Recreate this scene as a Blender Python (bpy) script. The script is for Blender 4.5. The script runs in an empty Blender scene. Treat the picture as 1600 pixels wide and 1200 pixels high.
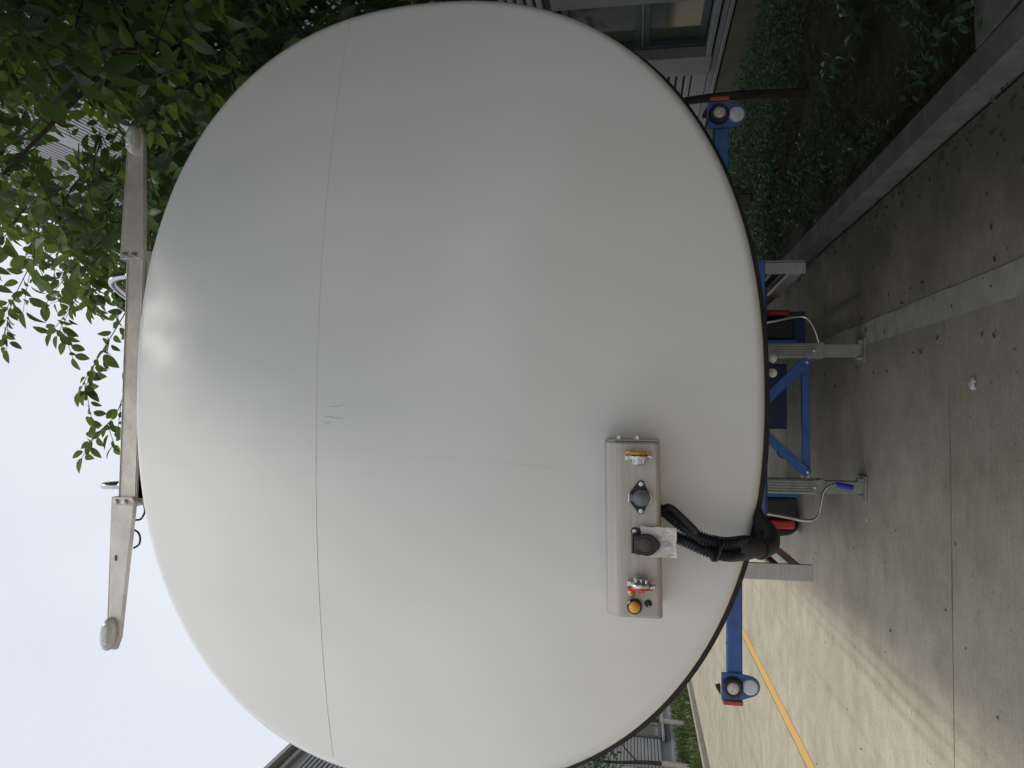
import bpy, bmesh, math, random
from mathutils import Vector, Matrix, noise

rnd = random.Random(7)
scene = bpy.context.scene
COL = scene.collection

# ------------------------------------------------------------------ camera
# phone held sideways: the picture's left is the sky, its right the ground
FPX, CAMH = 1155.6, 1.75
pitch = math.atan(192 / FPX)
yaw = math.atan(52 / FPX * math.cos(pitch))
roll = math.radians(0.3)
_R = Vector((math.cos(yaw), -math.sin(yaw), 0))
_F = Vector((math.sin(yaw) * math.cos(pitch), math.cos(yaw) * math.cos(pitch), math.sin(pitch)))
_U = _R.cross(_F)
R2 = _R * math.cos(roll) + _U * math.sin(roll)
U2 = _U * math.cos(roll) - _R * math.sin(roll)
cam_d = bpy.data.cameras.new('camera')
cam_d.sensor_width = 36; cam_d.lens = 26; cam_d.clip_start = 0.05; cam_d.clip_end = 3000
cam = bpy.data.objects.new('camera', cam_d); COL.objects.link(cam)
M = Matrix.Identity(4)
for i in range(3):
    M[i][0] = -U2[i]; M[i][1] = R2[i]; M[i][2] = -_F[i]
M[0][3], M[1][3], M[2][3] = 0, 0, CAMH
cam.matrix_world = M
scene.camera = cam

# ------------------------------------------------------------------ light
SUN_TO = Vector((0.17, -0.32, 0.93)).normalized()
world = bpy.data.worlds.new('World'); scene.world = world; world.use_nodes = True
wn, wl = world.node_tree.nodes, world.node_tree.links
wn.clear()
wout = wn.new('ShaderNodeOutputWorld')
sky = wn.new('ShaderNodeTexSky'); sky.sky_type = 'NISHITA'; sky.sun_disc = False
sky.sun_elevation = math.asin(SUN_TO.z); sky.sun_rotation = math.atan2(SUN_TO.x, SUN_TO.y)
sky.dust_density = 4.0
bg1 = wn.new('ShaderNodeBackground'); bg1.inputs[1].default_value = 0.10
wl.new(sky.outputs[0], bg1.inputs[0])
tc = wn.new('ShaderNodeTexCoord')
wnz = wn.new('ShaderNodeTexNoise'); wnz.inputs['Scale'].default_value = 1.6; wnz.inputs['Detail'].default_value = 5
wl.new(tc.outputs['Generated'], wnz.inputs['Vector'])
wr = wn.new('ShaderNodeValToRGB')
wr.color_ramp.elements[0].position = 0.3; wr.color_ramp.elements[0].color = (0.65, 0.70, 0.83, 1)
wr.color_ramp.elements[1].position = 0.7; wr.color_ramp.elements[1].color = (0.79, 0.825, 0.86, 1)
wl.new(wnz.outputs['Fac'], wr.inputs['Fac'])
bg2 = wn.new('ShaderNodeBackground'); bg2.inputs[1].default_value = 1.0
wl.new(wr.outputs[0], bg2.inputs[0])
wmix = wn.new('ShaderNodeMixShader'); wmix.inputs[0].default_value = 0.93
wl.new(bg1.outputs[0], wmix.inputs[1]); wl.new(bg2.outputs[0], wmix.inputs[2])
wl.new(wmix.outputs[0], wout.inputs[0])

sun_d = bpy.data.lights.new('sun', 'SUN'); sun_d.energy = 1.5; sun_d.angle = math.radians(10)
sun_d.color = (1.0, 0.95, 0.86)
sun = bpy.data.objects.new('sun', sun_d); COL.objects.link(sun)
sun.rotation_euler = (-SUN_TO).to_track_quat('-Z', 'Y').to_euler()
sun.location = (-6, -3, 9)
scene.view_settings.view_transform = 'Standard'; scene.view_settings.look = 'None'
scene.view_settings.gamma = 1.0; scene.view_settings.use_curve_mapping = False
scene.view_settings.exposure = 0.18

# ------------------------------------------------------------------ materials
def sock(n, *names):
    for s in names:
        if s in n.inputs: return n.inputs[s]

MATS = {}
def mat(name, col, rough=0.5, metal=0.0, col2=None, scale=8.0, detail=5.0, bump=0.0, bscale=None, coat=0.0,
        random_amt=0.0, stretch=None, lo=0.35, hi=0.65, emit=None):
    if name in MATS: return MATS[name]
    m = bpy.data.materials.new(name); m.use_nodes = True
    nt = m.node_tree; n = nt.nodes; l = nt.links
    b = n['Principled BSDF']
    b.inputs['Roughness'].default_value = rough; b.inputs['Metallic'].default_value = metal
    if coat: sock(b, 'Coat Weight').default_value = coat; sock(b, 'Coat Roughness').default_value = 0.06
    geo = n.new('ShaderNodeNewGeometry')
    vec = geo.outputs['Position']
    if stretch:
        mp = n.new('ShaderNodeMapping'); mp.inputs['Scale'].default_value = stretch
        l.new(vec, mp.inputs['Vector']); vec = mp.outputs['Vector']
    nz = n.new('ShaderNodeTexNoise'); nz.inputs['Scale'].default_value = scale; nz.inputs['Detail'].default_value = detail
    nz.inputs['Roughness'].default_value = 0.62
    l.new(vec, nz.inputs['Vector'])
    r = n.new('ShaderNodeValToRGB')
    c2 = col2 if col2 else tuple(c * 0.82 for c in col)
    r.color_ramp.elements[0].position = lo; r.color_ramp.elements[0].color = (*c2, 1)
    r.color_ramp.elements[1].position = hi; r.color_ramp.elements[1].color = (*col, 1)
    l.new(nz.outputs['Fac'], r.inputs['Fac'])
    out = r.outputs['Color']
    if random_amt:
        oi = n.new('ShaderNodeObjectInfo'); add = n.new('ShaderNodeMath'); add.operation = 'ADD'
        l.new(oi.outputs['Random'], add.inputs[0]); l.new(geo.outputs['Random Per Island'], add.inputs[1])
        fr = n.new('ShaderNodeMath'); fr.operation = 'FRACT'; l.new(add.outputs[0], fr.inputs[0])
        mr = n.new('ShaderNodeMapRange'); mr.inputs['To Min'].default_value = 1 - random_amt; mr.inputs['To Max'].default_value = 1 + random_amt
        l.new(fr.outputs[0], mr.inputs['Value'])
        hs = n.new('ShaderNodeHueSaturation'); l.new(mr.outputs[0], hs.inputs['Value']); l.new(out, hs.inputs['Color'])
        out = hs.outputs['Color']
    l.new(out, b.inputs['Base Color'])
    rr = n.new('ShaderNodeMapRange'); rr.inputs['To Min'].default_value = min(1, rough * 1.2); rr.inputs['To Max'].default_value = rough * 0.85
    l.new(nz.outputs['Fac'], rr.inputs['Value']); l.new(rr.outputs[0], b.inputs['Roughness'])
    if bump:
        nb = n.new('ShaderNodeTexNoise'); nb.inputs['Scale'].default_value = bscale or scale * 6; nb.inputs['Detail'].default_value = 4
        l.new(vec, nb.inputs['Vector'])
        bp = n.new('ShaderNodeBump'); bp.inputs['Strength'].default_value = bump; bp.inputs['Distance'].default_value = 0.01
        l.new(nb.outputs['Fac'], bp.inputs['Height']); l.new(bp.outputs[0], b.inputs['Normal'])
    if emit:
        sock(b, 'Emission Color').default_value = (*emit[0], 1); sock(b, 'Emission Strength').default_value = emit[1]
    MATS[name] = m
    return m

def leaf_mat(name, ca, cb, trans=(0.25, 0.38, 0.05), tw=0.35, rough=0.4):
    m = bpy.data.materials.new(name); m.use_nodes = True
    nt = m.node_tree; n = nt.nodes; l = nt.links
    b = n['Principled BSDF']; b.inputs['Roughness'].default_value = rough
    geo = n.new('ShaderNodeNewGeometry'); oi = n.new('ShaderNodeObjectInfo')
    add = n.new('ShaderNodeMath'); add.operation = 'ADD'
    l.new(oi.outputs['Random'], add.inputs[0]); l.new(geo.outputs['Random Per Island'], add.inputs[1])
    fr = n.new('ShaderNodeMath'); fr.operation = 'FRACT'; l.new(add.outputs[0], fr.inputs[0])
    r = n.new('ShaderNodeValToRGB')
    r.color_ramp.elements[0].color = (*ca, 1); r.color_ramp.elements[1].color = (*cb, 1)
    l.new(fr.outputs[0], r.inputs['Fac'])
    # pale underside
    hs = n.new('ShaderNodeHueSaturation'); hs.inputs['Saturation'].default_value = 0.72; hs.inputs['Value'].default_value = 1.35
    l.new(r.outputs[0], hs.inputs['Color'])
    mx = n.new('ShaderNodeMixRGB'); l.new(geo.outputs['Backfacing'], mx.inputs[0])
    l.new(r.outputs[0], mx.inputs[1]); l.new(hs.outputs[0], mx.inputs[2])
    l.new(mx.outputs[0], b.inputs['Base Color'])
    t = n.new('ShaderNodeBsdfTranslucent')
    tm = n.new('ShaderNodeMixRGB'); tm.blend_type = 'MULTIPLY'; tm.inputs[0].default_value = 0.6
    tm.inputs[1].default_value = (*trans, 1)
    mr = n.new('ShaderNodeMapRange'); mr.inputs['To Min'].default_value = 0.45; mr.inputs['To Max'].default_value = 1.0
    l.new(fr.outputs[0], mr.inputs['Value']); l.new(mr.outputs[0], tm.inputs[2])
    l.new(tm.outputs[0], t.inputs['Color'])
    ms = n.new('ShaderNodeMixShader'); ms.inputs[0].default_value = tw
    l.new(b.outputs[0], ms.inputs[1]); l.new(t.outputs[0], ms.inputs[2])
    l.new(ms.outputs[0], n['Material Output'].inputs['Surface'])
    return m

def concrete_mat():
    m = bpy.data.materials.new('yard_concrete'); m.use_nodes = True
    n = m.node_tree.nodes; l = m.node_tree.links
    b = n['Principled BSDF']; b.inputs['Roughness'].default_value = 0.85
    geo = n.new('ShaderNodeNewGeometry'); P = geo.outputs['Position']
    def nz(scale, detail=6, stretch=None, rough=0.6):
        t = n.new('ShaderNodeTexNoise'); t.inputs['Scale'].default_value = scale; t.inputs['Detail'].default_value = detail
        t.inputs['Roughness'].default_value = rough
        v = P
        if stretch:
            mp = n.new('ShaderNodeMapping'); mp.inputs['Scale'].default_value = stretch; l.new(P, mp.inputs['Vector']); v = mp.outputs[0]
        l.new(v, t.inputs['Vector']); return t.outputs['Fac']
    def ramp(f, p0, c0, p1, c1):
        r = n.new('ShaderNodeValToRGB'); e = r.color_ramp.elements
        e[0].position = p0; e[0].color = (*c0, 1); e[1].position = p1; e[1].color = (*c1, 1); l.new(f, r.inputs[0]); return r.outputs[0]
    def mul(a, c, f=1.0):
        x = n.new('ShaderNodeMixRGB'); x.blend_type = 'MULTIPLY'; x.inputs[0].default_value = f
        l.new(a, x.inputs[1]); l.new(c, x.inputs[2]); return x.outputs[0]
    base = ramp(nz(0.7), 0.3, (0.42, 0.37, 0.275), 0.7, (0.53, 0.475, 0.36))
    fine = ramp(nz(55, 4), 0.25, (0.80, 0.80, 0.80), 0.62, (1.04, 1.04, 1.04))
    mid = ramp(nz(2.6, 8, None, 0.72), 0.3, (0.74, 0.73, 0.69), 0.6, (1.03, 1.03, 1.03))
    brush = ramp(nz(9, 5, (0.35, 6, 1)), 0.3, (0.9, 0.9, 0.89), 0.6, (1.02, 1.02, 1.02))
    spots = ramp(nz(17, 2), 0.24, (0.5, 0.48, 0.45), 0.32, (1, 1, 1))
    c = mul(mul(mul(mul(base, fine), mid), brush), spots, 0.7)
    # lengthwise tyre tracks left of the trailer
    sx = n.new('ShaderNodeSeparateXYZ'); l.new(P, sx.inputs[0])
    wob = n.new('ShaderNodeMath'); wob.operation = 'MULTIPLY_ADD'; l.new(nz(0.35, 2), wob.inputs[0]); wob.inputs[1].default_value = 0.14; l.new(sx.outputs['X'], wob.inputs[2])
    trk = None
    for x0, w in ((-1.62, 0.035), (-1.75, 0.02), (-1.86, 0.03), (-2.35, 0.03), (-4.6, 0.05), (-4.9, 0.04)):
        d = n.new('ShaderNodeMath'); d.operation = 'SUBTRACT'; l.new(wob.outputs[0], d.inputs[0]); d.inputs[1].default_value = x0
        a = n.new('ShaderNodeMath'); a.operation = 'ABSOLUTE'; l.new(d.outputs[0], a.inputs[0])
        mr = n.new('ShaderNodeMapRange'); mr.interpolation_type = 'SMOOTHSTEP'
        mr.inputs['From Min'].default_value = w * 0.3; mr.inputs['From Max'].default_value = w * 1.6
        mr.inputs['To Min'].default_value = 1; mr.inputs['To Max'].default_value = 0
        l.new(a.outputs[0], mr.inputs['Value'])
        if trk is None: trk = mr.outputs[0]
        else:
            ad = n.new('ShaderNodeMath'); ad.operation = 'MAXIMUM'; l.new(trk, ad.inputs[0]); l.new(mr.outputs[0], ad.inputs[1]); trk = ad.outputs[0]
    br = n.new('ShaderNodeMath'); br.operation = 'MULTIPLY'; l.new(trk, br.inputs[0])
    brk = n.new('ShaderNodeMapRange'); brk.inputs['From Min'].default_value = 0.35; brk.inputs['From Max'].default_value = 0.65
    brk.inputs['To Max'].default_value = 0.30
    l.new(nz(1.3, 5, (1, 0.25, 1)), brk.inputs['Value']); l.new(brk.outputs[0], br.inputs[1])
    x = n.new('ShaderNodeMixRGB'); x.blend_type = 'MULTIPLY'; l.new(br.outputs[0], x.inputs[0]); l.new(c, x.inputs[1])
    x.inputs[2].default_value = (0.45, 0.43, 0.42, 1)
    gm = n.new('ShaderNodeMath'); gm.operation = 'MULTIPLY_ADD'; l.new(nz(0.9, 6), gm.inputs[0]); gm.inputs[1].default_value = 2.2; l.new(sx.outputs['X'], gm.inputs[2])  # shade of the right side painted into the slab colour, deepening towards the kerb
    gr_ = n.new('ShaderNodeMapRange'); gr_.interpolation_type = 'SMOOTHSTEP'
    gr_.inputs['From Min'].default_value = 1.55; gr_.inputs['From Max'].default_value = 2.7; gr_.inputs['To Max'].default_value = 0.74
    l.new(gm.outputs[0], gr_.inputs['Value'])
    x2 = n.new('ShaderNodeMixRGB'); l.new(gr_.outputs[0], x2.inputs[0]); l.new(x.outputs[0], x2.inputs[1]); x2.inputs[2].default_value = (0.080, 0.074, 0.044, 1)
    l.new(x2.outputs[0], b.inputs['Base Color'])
    bp = n.new('ShaderNodeBump'); bp.inputs['Strength'].default_value = 0.25; bp.inputs['Distance'].default_value = 0.004
    l.new(nz(60, 5), bp.inputs['Height']); l.new(bp.outputs[0], b.inputs['Normal'])
    return m

def tank_mat():
    m = bpy.data.materials.new('tank_white_paint'); m.use_nodes = True
    n = m.node_tree.nodes; l = m.node_tree.links
    b = n['Principled BSDF']; b.inputs['Roughness'].default_value = 0.22
    sock(b, 'Specular IOR Level').default_value = 0.42
    geo = n.new('ShaderNodeNewGeometry'); P = geo.outputs['Position']
    def nz(scale, detail, stretch=None):
        t = n.new('ShaderNodeTexNoise'); t.inputs['Scale'].default_value = scale; t.inputs['Detail'].default_value = detail
        v = P
        if stretch:
            mp = n.new('ShaderNodeMapping'); mp.inputs['Scale'].default_value = stretch; l.new(P, mp.inputs['Vector']); v = mp.outputs[0]
        l.new(v, t.inputs['Vector']); return t.outputs['Fac']
    r = n.new('ShaderNodeValToRGB'); e = r.color_ramp.elements
    e[0].position = 0.3; e[0].color = (0.755, 0.75, 0.725, 1); e[1].position = 0.65; e[1].color = (0.785, 0.78, 0.755, 1)
    l.new(nz(2.2, 6), r.inputs[0])
    # faint run-down dirt streaks
    r2 = n.new('ShaderNodeValToRGB'); e = r2.color_ramp.elements
    e[0].position = 0.15; e[0].color = (0.80, 0.795, 0.77, 1); e[1].position = 0.55; e[1].color = (1, 1, 1, 1)
    l.new(nz(3.0, 4, (3.2, 1, 0.22)), r2.inputs[0])
    x = n.new('ShaderNodeMixRGB'); x.blend_type = 'MULTIPLY'; x.inputs[0].default_value = 0.12
    l.new(r.outputs[0], x.inputs[1]); l.new(r2.outputs[0], x.inputs[2]); l.new(x.outputs[0], b.inputs['Base Color'])
    rr = n.new('ShaderNodeMapRange'); rr.inputs['To Min'].default_value = 0.17; rr.inputs['To Max'].default_value = 0.29
    l.new(nz(1.4, 5), rr.inputs['Value']); l.new(rr.outputs[0], b.inputs['Roughness'])
    bp = n.new('ShaderNodeBump'); bp.inputs['Strength'].default_value = 0.3; bp.inputs['Distance'].default_value = 0.012
    l.new(nz(2.0, 2), bp.inputs['Height']); l.new(bp.outputs[0], b.inputs['Normal'])
    return m

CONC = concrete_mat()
TANK = tank_mat()
m_black = mat('black_rubber', (0.016, 0.016, 0.018), 0.55, col2=(0.03, 0.028, 0.028), scale=20, bump=0.2)
m_blue = mat('blue_chassis_paint', (0.030, 0.125, 0.37), 0.45, col2=(0.035, 0.085, 0.22), scale=16, lo=0.3, hi=0.52, bump=0.15)
m_leg = mat('landing_leg_paint', (0.36, 0.36, 0.31), 0.5, col2=(0.27, 0.265, 0.22), scale=14, bump=0.15)
m_post = mat('guard_alloy', (0.50, 0.48, 0.46), 0.42, 0.35, col2=(0.42, 0.40, 0.38), scale=9, stretch=(1, 1, 6), bump=0.05)
m_steel = mat('brushed_stainless', (0.46, 0.42, 0.375), 0.38, 0.4, col2=(0.39, 0.355, 0.315), scale=5, stretch=(0.4, 1, 14), bump=0.04, bscale=60)
m_alu = mat('worn_alloy_bar', (0.68, 0.635, 0.575), 0.42, 0.45, col2=(0.54, 0.495, 0.44), scale=12, bump=0.12)
m_zinc = mat('zinc_bolt', (0.62, 0.62, 0.60), 0.3, 0.9, scale=40)
m_chrome = mat('bright_tube', (0.68, 0.67, 0.65), 0.2, 0.95, scale=12)
m_yellow = mat('yellow_plastic', (0.72, 0.42, 0.025), 0.35, col2=(0.6, 0.34, 0.02), scale=40)
m_red = mat('red_plastic', (0.60, 0.035, 0.035), 0.4, col2=(0.48, 0.03, 0.03), scale=20)
m_grey = mat('grey_lid_plastic', (0.16, 0.165, 0.17), 0.4, scale=30)
m_brown = mat('faded_black_lid', (0.060, 0.044, 0.042), 0.5, scale=30)
m_plast = mat('black_plastic', (0.012, 0.012, 0.014), 0.4, scale=30)
m_conduit = mat('corrugated_conduit', (0.014, 0.017, 0.024), 0.28, scale=30)
m_paper = mat('creased_paper', (0.68, 0.63, 0.61), 0.8, col2=(0.58, 0.54, 0.52), scale=40)
m_lens = mat('clear_lamp_lens', (0.62, 0.62, 0.57), 0.12, col2=(0.50, 0.50, 0.45), scale=70, coat=0.6)
m_refl = mat('white_reflector', (0.62, 0.64, 0.66), 0.22, col2=(0.54, 0.56, 0.58), scale=90, coat=0.5)
m_redlamp = mat('red_lamp_lens', (0.50, 0.08, 0.04), 0.25, scale=40)
m_grip = mat('blue_grip', (0.03, 0.05, 0.42), 0.35, scale=30)
m_navy = mat('navy_panel_paint', (0.012, 0.032, 0.10), 0.45, scale=10)
m_tyre = mat('tyre_rubber', (0.02, 0.02, 0.02), 0.8, scale=30, bump=0.3)
m_joint = mat('joint_sealant', (0.035, 0.033, 0.03), 0.9, scale=20)
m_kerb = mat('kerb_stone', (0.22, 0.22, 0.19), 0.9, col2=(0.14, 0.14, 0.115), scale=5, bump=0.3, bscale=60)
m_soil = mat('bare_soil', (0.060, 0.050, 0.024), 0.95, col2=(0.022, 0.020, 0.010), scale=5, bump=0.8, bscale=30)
m_mossy = mat('far_ground', (0.14, 0.13, 0.10), 0.95, col2=(0.09, 0.085, 0.065), scale=2)
m_yline = mat('yellow_line_paint', (0.64, 0.39, 0.09), 0.7, col2=(0.46, 0.36, 0.18), scale=14, lo=0.32, hi=0.5, bump=0.1)
m_pline = mat('worn_pale_line_paint', (0.56, 0.53, 0.42), 0.75, col2=(0.40, 0.375, 0.30), scale=7, lo=0.3, hi=0.6)
m_trunk = mat('bark', (0.085, 0.065, 0.05), 0.9, col2=(0.04, 0.032, 0.026), scale=14, stretch=(1, 1, 0.3), bump=0.8, bscale=40)
m_twig = mat('twig_bark', (0.07, 0.062, 0.05), 0.8, scale=20)
m_lime = mat('limewashed_bark', (0.55, 0.53, 0.47), 0.9, scale=14)
m_clad = mat('pale_cladding', (0.47, 0.46, 0.46), 0.55, col2=(0.41, 0.40, 0.40), scale=1.5)
m_clad2 = mat('cladding_backing', (0.17, 0.165, 0.17), 0.7, scale=2)
m_plinth = mat('plinth_render', (0.20, 0.185, 0.13), 0.9, col2=(0.15, 0.14, 0.10), scale=3, bump=0.2)
m_trim = mat('grey_trim', (0.36, 0.35, 0.35), 0.5, scale=4)
m_teal = mat('teal_window_frame', (0.045, 0.085, 0.095), 0.4, scale=8)
m_glass = mat('window_glass', (0.10, 0.105, 0.075), 0.08, col2=(0.05, 0.07, 0.065), scale=1.2, coat=0.5)
m_blind = mat('window_blind', (0.30, 0.29, 0.20), 0.7, scale=3)
m_lwall = mat('far_grey_wall', (0.25, 0.25, 0.26), 0.7, col2=(0.21, 0.21, 0.22), scale=1)
m_lrib = mat('far_grey_rib', (0.33, 0.34, 0.35), 0.6, scale=1)
m_grass = leaf_mat('grass_blade', (0.05, 0.08, 0.025), (0.12, 0.15, 0.05), tw=0.2)
m_leaf = leaf_mat('tree_leaf', (0.016, 0.042, 0.016), (0.058, 0.112, 0.030), trans=(0.21, 0.32, 0.06), tw=0.32, rough=0.5)
m_leafn = leaf_mat('young_leaf', (0.04, 0.10, 0.018), (0.10, 0.17, 0.03), trans=(0.30, 0.42, 0.06), tw=0.42)
m_cover = leaf_mat('ground_cover_leaf', (0.04, 0.10, 0.05), (0.085, 0.175, 0.075), tw=0.2)
m_shrub = leaf_mat('shrub_leaf', (0.02, 0.055, 0.022), (0.045, 0.10, 0.035), tw=0.2)
m_dry = leaf_mat('dry_leaf', (0.035, 0.026, 0.014), (0.14, 0.10, 0.045), trans=(0.2, 0.14, 0.05), tw=0.1, rough=0.8)

# ------------------------------------------------------------------ mesh helpers
class MB:
    """collects shapes and links them as one mesh object"""
    def __init__(s): s.v = []; s.f = []; s.mi = []; s.sm = []
    def add(s, verts, faces, mi=0, smooth=False):
        o = len(s.v); s.v += [tuple(v) for v in verts]
        for f in faces: s.f.append(tuple(i + o for i in f)); s.mi.append(mi); s.sm.append(smooth)
        return s
    def bm(s, b, mi=0, smooth=False, mtx=None):
        if mtx: bmesh.ops.transform(b, matrix=mtx, verts=b.verts)
        b.verts.index_update()
        s.add([v.co.copy() for v in b.verts], [[v.index for v in f.verts] for f in b.faces], mi, smooth)
        b.free(); return s
    def box(s, c, size, rot=None, bev=0.0, mi=0, seg=2):
        b = bmesh.new(); bmesh.ops.create_cube(b, size=1.0)
        bmesh.ops.scale(b, vec=size, verts=b.verts)
        if bev: bmesh.ops.bevel(b, geom=list(b.edges), offset=bev, segments=seg, affect='EDGES', profile=0.5)
        m = Matrix.Translation(c) @ (rot.to_4x4() if rot else Matrix.Identity(4))
        return s.bm(b, mi, False, m)
    def bar(s, a, b, w, h, bev=0.0, mi=0, up=(0, 0, 1)):
        a, b = Vector(a), Vector(b); d = b - a; L = d.length; d.normalize()
        u = Vector(up); x = u.cross(d)
        if x.length < 1e-4: x = Vector((1, 0, 0)).cross(d)
        x.normalize(); z = d.cross(x)
        rot = Matrix((x, d, z)).transposed()
        return s.box((a + b) / 2, (w, L, h), rot, bev, mi)
    def tube(s, pts, rad, seg=10, mi=0, cap=True, smooth=True):
        pts = [Vector(p) for p in pts]; n = len(pts)
        rads = rad if isinstance(rad, (list, tuple)) else [rad] * n
        V = []; F = []
        ref = None
        for i, p in enumerate(pts):
            t = (pts[min(i + 1, n - 1)] - pts[max(i - 1, 0)]).normalized()
            if ref is None:
                ref = Vector((0, 0, 1)) if abs(t.z) < 0.9 else Vector((1, 0, 0))
            x = ref - t * ref.dot(t); x.normalize(); ref = x; y = t.cross(x)
            for k in range(seg):
                a = 2 * math.pi * k / seg
                V.append(p + (x * math.cos(a) + y * math.sin(a)) * rads[i])
        for i in range(n - 1):
            for k in range(seg):
                k2 = (k + 1) % seg
                F.append((i * seg + k, i * seg + k2, (i + 1) * seg + k2, (i + 1) * seg + k))
        s.add(V, F, mi, smooth)
        if cap:
            s.add(V[:seg], [tuple(reversed(range(seg)))], mi, False); s.add(V[-seg:], [tuple(range(seg))], mi, False)
        return s
    def lathe(s, prof, c, axis, seg=24, mi=0, smooth=True):
        """prof: list of (radius, height along axis)"""
        ax = Vector(axis).normalized(); q = Vector((0, 0, 1)).rotation_difference(ax); c = Vector(c)
        V = []; F = []
        for r, hh in prof:
            for k in range(seg):
                a = 2 * math.pi * k / seg
                V.append(c + q @ Vector((r * math.cos(a), r * math.sin(a), hh)))
        for i in range(len(prof) - 1):
            for k in range(seg):
                k2 = (k + 1) % seg
                F.append((i * seg + k, i * seg + k2, (i + 1) * seg + k2, (i + 1) * seg + k))
        s.add(V, F, mi, smooth)
        return s
    def prism(s, outline, y0, y1, mi=0, bev=0.0):
        """outline in (x, z), counter-clockwise seen from the front, extruded between depths y0 (front) and y1"""
        n = len(outline); b = bmesh.new()
        fr = [b.verts.new((x, y0, z)) for x, z in outline]; bk = [b.verts.new((x, y1, z)) for x, z in outline]
        b.faces.new(fr); b.faces.new(list(reversed(bk)))
        for i in range(n):
            j = (i + 1) % n; b.faces.new((fr[j], fr[i], bk[i], bk[j]))
        bmesh.ops.recalc_face_normals(b, faces=b.faces)
        if bev:
            es = [e for e in b.edges if abs(e.verts[0].co.y - y0) < 1e-6 and abs(e.verts[1].co.y - y0) < 1e-6]
            bmesh.ops.bevel(b, geom=es, offset=bev, segments=2, affect='EDGES', profile=0.5)
        return s.bm(b, mi)
    def build(s, name, mats, parent=None, base=None):
        me = bpy.data.meshes.new(name); me.from_pydata(s.v, [], s.f)
        for m in (mats if isinstance(mats, (list, tuple)) else [mats]): me.materials.append(m)
        me.polygons.foreach_set('material_index', s.mi); me.polygons.foreach_set('use_smooth', s.sm)
        me.update()
        return link(name, me, parent)

def link(name, me, parent=None):
    o = bpy.data.objects.new(name, me); COL.objects.link(o)
    if parent is not None:
        o.parent = parent
        o.matrix_parent_inverse = Matrix.Translation(-Vector(WLOC.get(parent.name, (0, 0, 0))))
    return o
WLOC = {}
def tag(o, label, cat, group=None, kind=None):
    o['label'] = label; o['category'] = cat
    if group: o['group'] = group
    if kind: o['kind'] = kind
    return o
def thing(name, label, cat, loc=(0, 0, 0), group=None):
    o = bpy.data.objects.new(name, None); COL.objects.link(o); o.location = loc; o.empty_display_size = 0.2
    WLOC[o.name] = loc
    return tag(o, label, cat, group)
def smooth_path(pts, n=8):
    """Catmull-Rom through pts"""
    P = [Vector(p) for p in pts]; P = [P[0] * 2 - P[1]] + P + [P[-1] * 2 - P[-2]]; out = []
    for i in range(1, len(P) - 2):
        for k in range(n):
            t = k / n; a, b, c, d = P[i - 1], P[i], P[i + 1], P[i + 2]
            out.append(0.5 * ((2 * b) + (c - a) * t + (2 * a - 5 * b + 4 * c - d) * t * t + (3 * b - a - 3 * c + d) * t ** 3))
    out.append(P[-2]); return out
def pix(w):
    """where a world point falls in the upright picture (1200 x 1600), used to choose which leaves show largest"""
    w = Vector(w) - Vector((0, 0, CAMH)); z = w.dot(_F)
    if z < 0.05: return None
    return 600 + FPX * w.dot(R2) / z, 800 - FPX * w.dot(U2) / z, z

# ------------------------------------------------------------------ ground
g = MB().add([(-400, -60, -0.03), (400, -60, -0.03), (400, 900, -0.03), (-400, 900, -0.03)], [(0, 1, 2, 3)]).build('ground', m_mossy)
tag(g, 'wide flat ground reaching to the horizon beyond the yard', 'ground', kind='structure')

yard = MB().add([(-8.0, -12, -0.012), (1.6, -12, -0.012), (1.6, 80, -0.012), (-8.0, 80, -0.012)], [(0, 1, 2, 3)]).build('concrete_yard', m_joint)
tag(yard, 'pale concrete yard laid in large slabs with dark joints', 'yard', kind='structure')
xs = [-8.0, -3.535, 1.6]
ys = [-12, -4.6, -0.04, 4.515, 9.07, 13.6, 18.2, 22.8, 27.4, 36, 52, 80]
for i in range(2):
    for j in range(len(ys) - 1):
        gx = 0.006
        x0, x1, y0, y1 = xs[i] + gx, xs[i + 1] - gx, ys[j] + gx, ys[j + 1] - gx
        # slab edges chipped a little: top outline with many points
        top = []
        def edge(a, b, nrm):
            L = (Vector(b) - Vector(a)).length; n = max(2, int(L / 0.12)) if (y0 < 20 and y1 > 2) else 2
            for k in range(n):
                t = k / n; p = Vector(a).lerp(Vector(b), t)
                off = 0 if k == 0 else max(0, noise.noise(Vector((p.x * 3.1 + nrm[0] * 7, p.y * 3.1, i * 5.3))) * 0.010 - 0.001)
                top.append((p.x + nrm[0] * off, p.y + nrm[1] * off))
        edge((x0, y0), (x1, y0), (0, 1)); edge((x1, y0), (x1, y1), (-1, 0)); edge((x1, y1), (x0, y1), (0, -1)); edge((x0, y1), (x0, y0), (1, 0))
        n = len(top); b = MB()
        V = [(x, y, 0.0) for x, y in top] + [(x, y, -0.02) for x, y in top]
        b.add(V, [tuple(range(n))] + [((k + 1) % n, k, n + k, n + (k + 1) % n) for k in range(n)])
        b.build('concrete_slab', CONC, yard)

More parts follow.
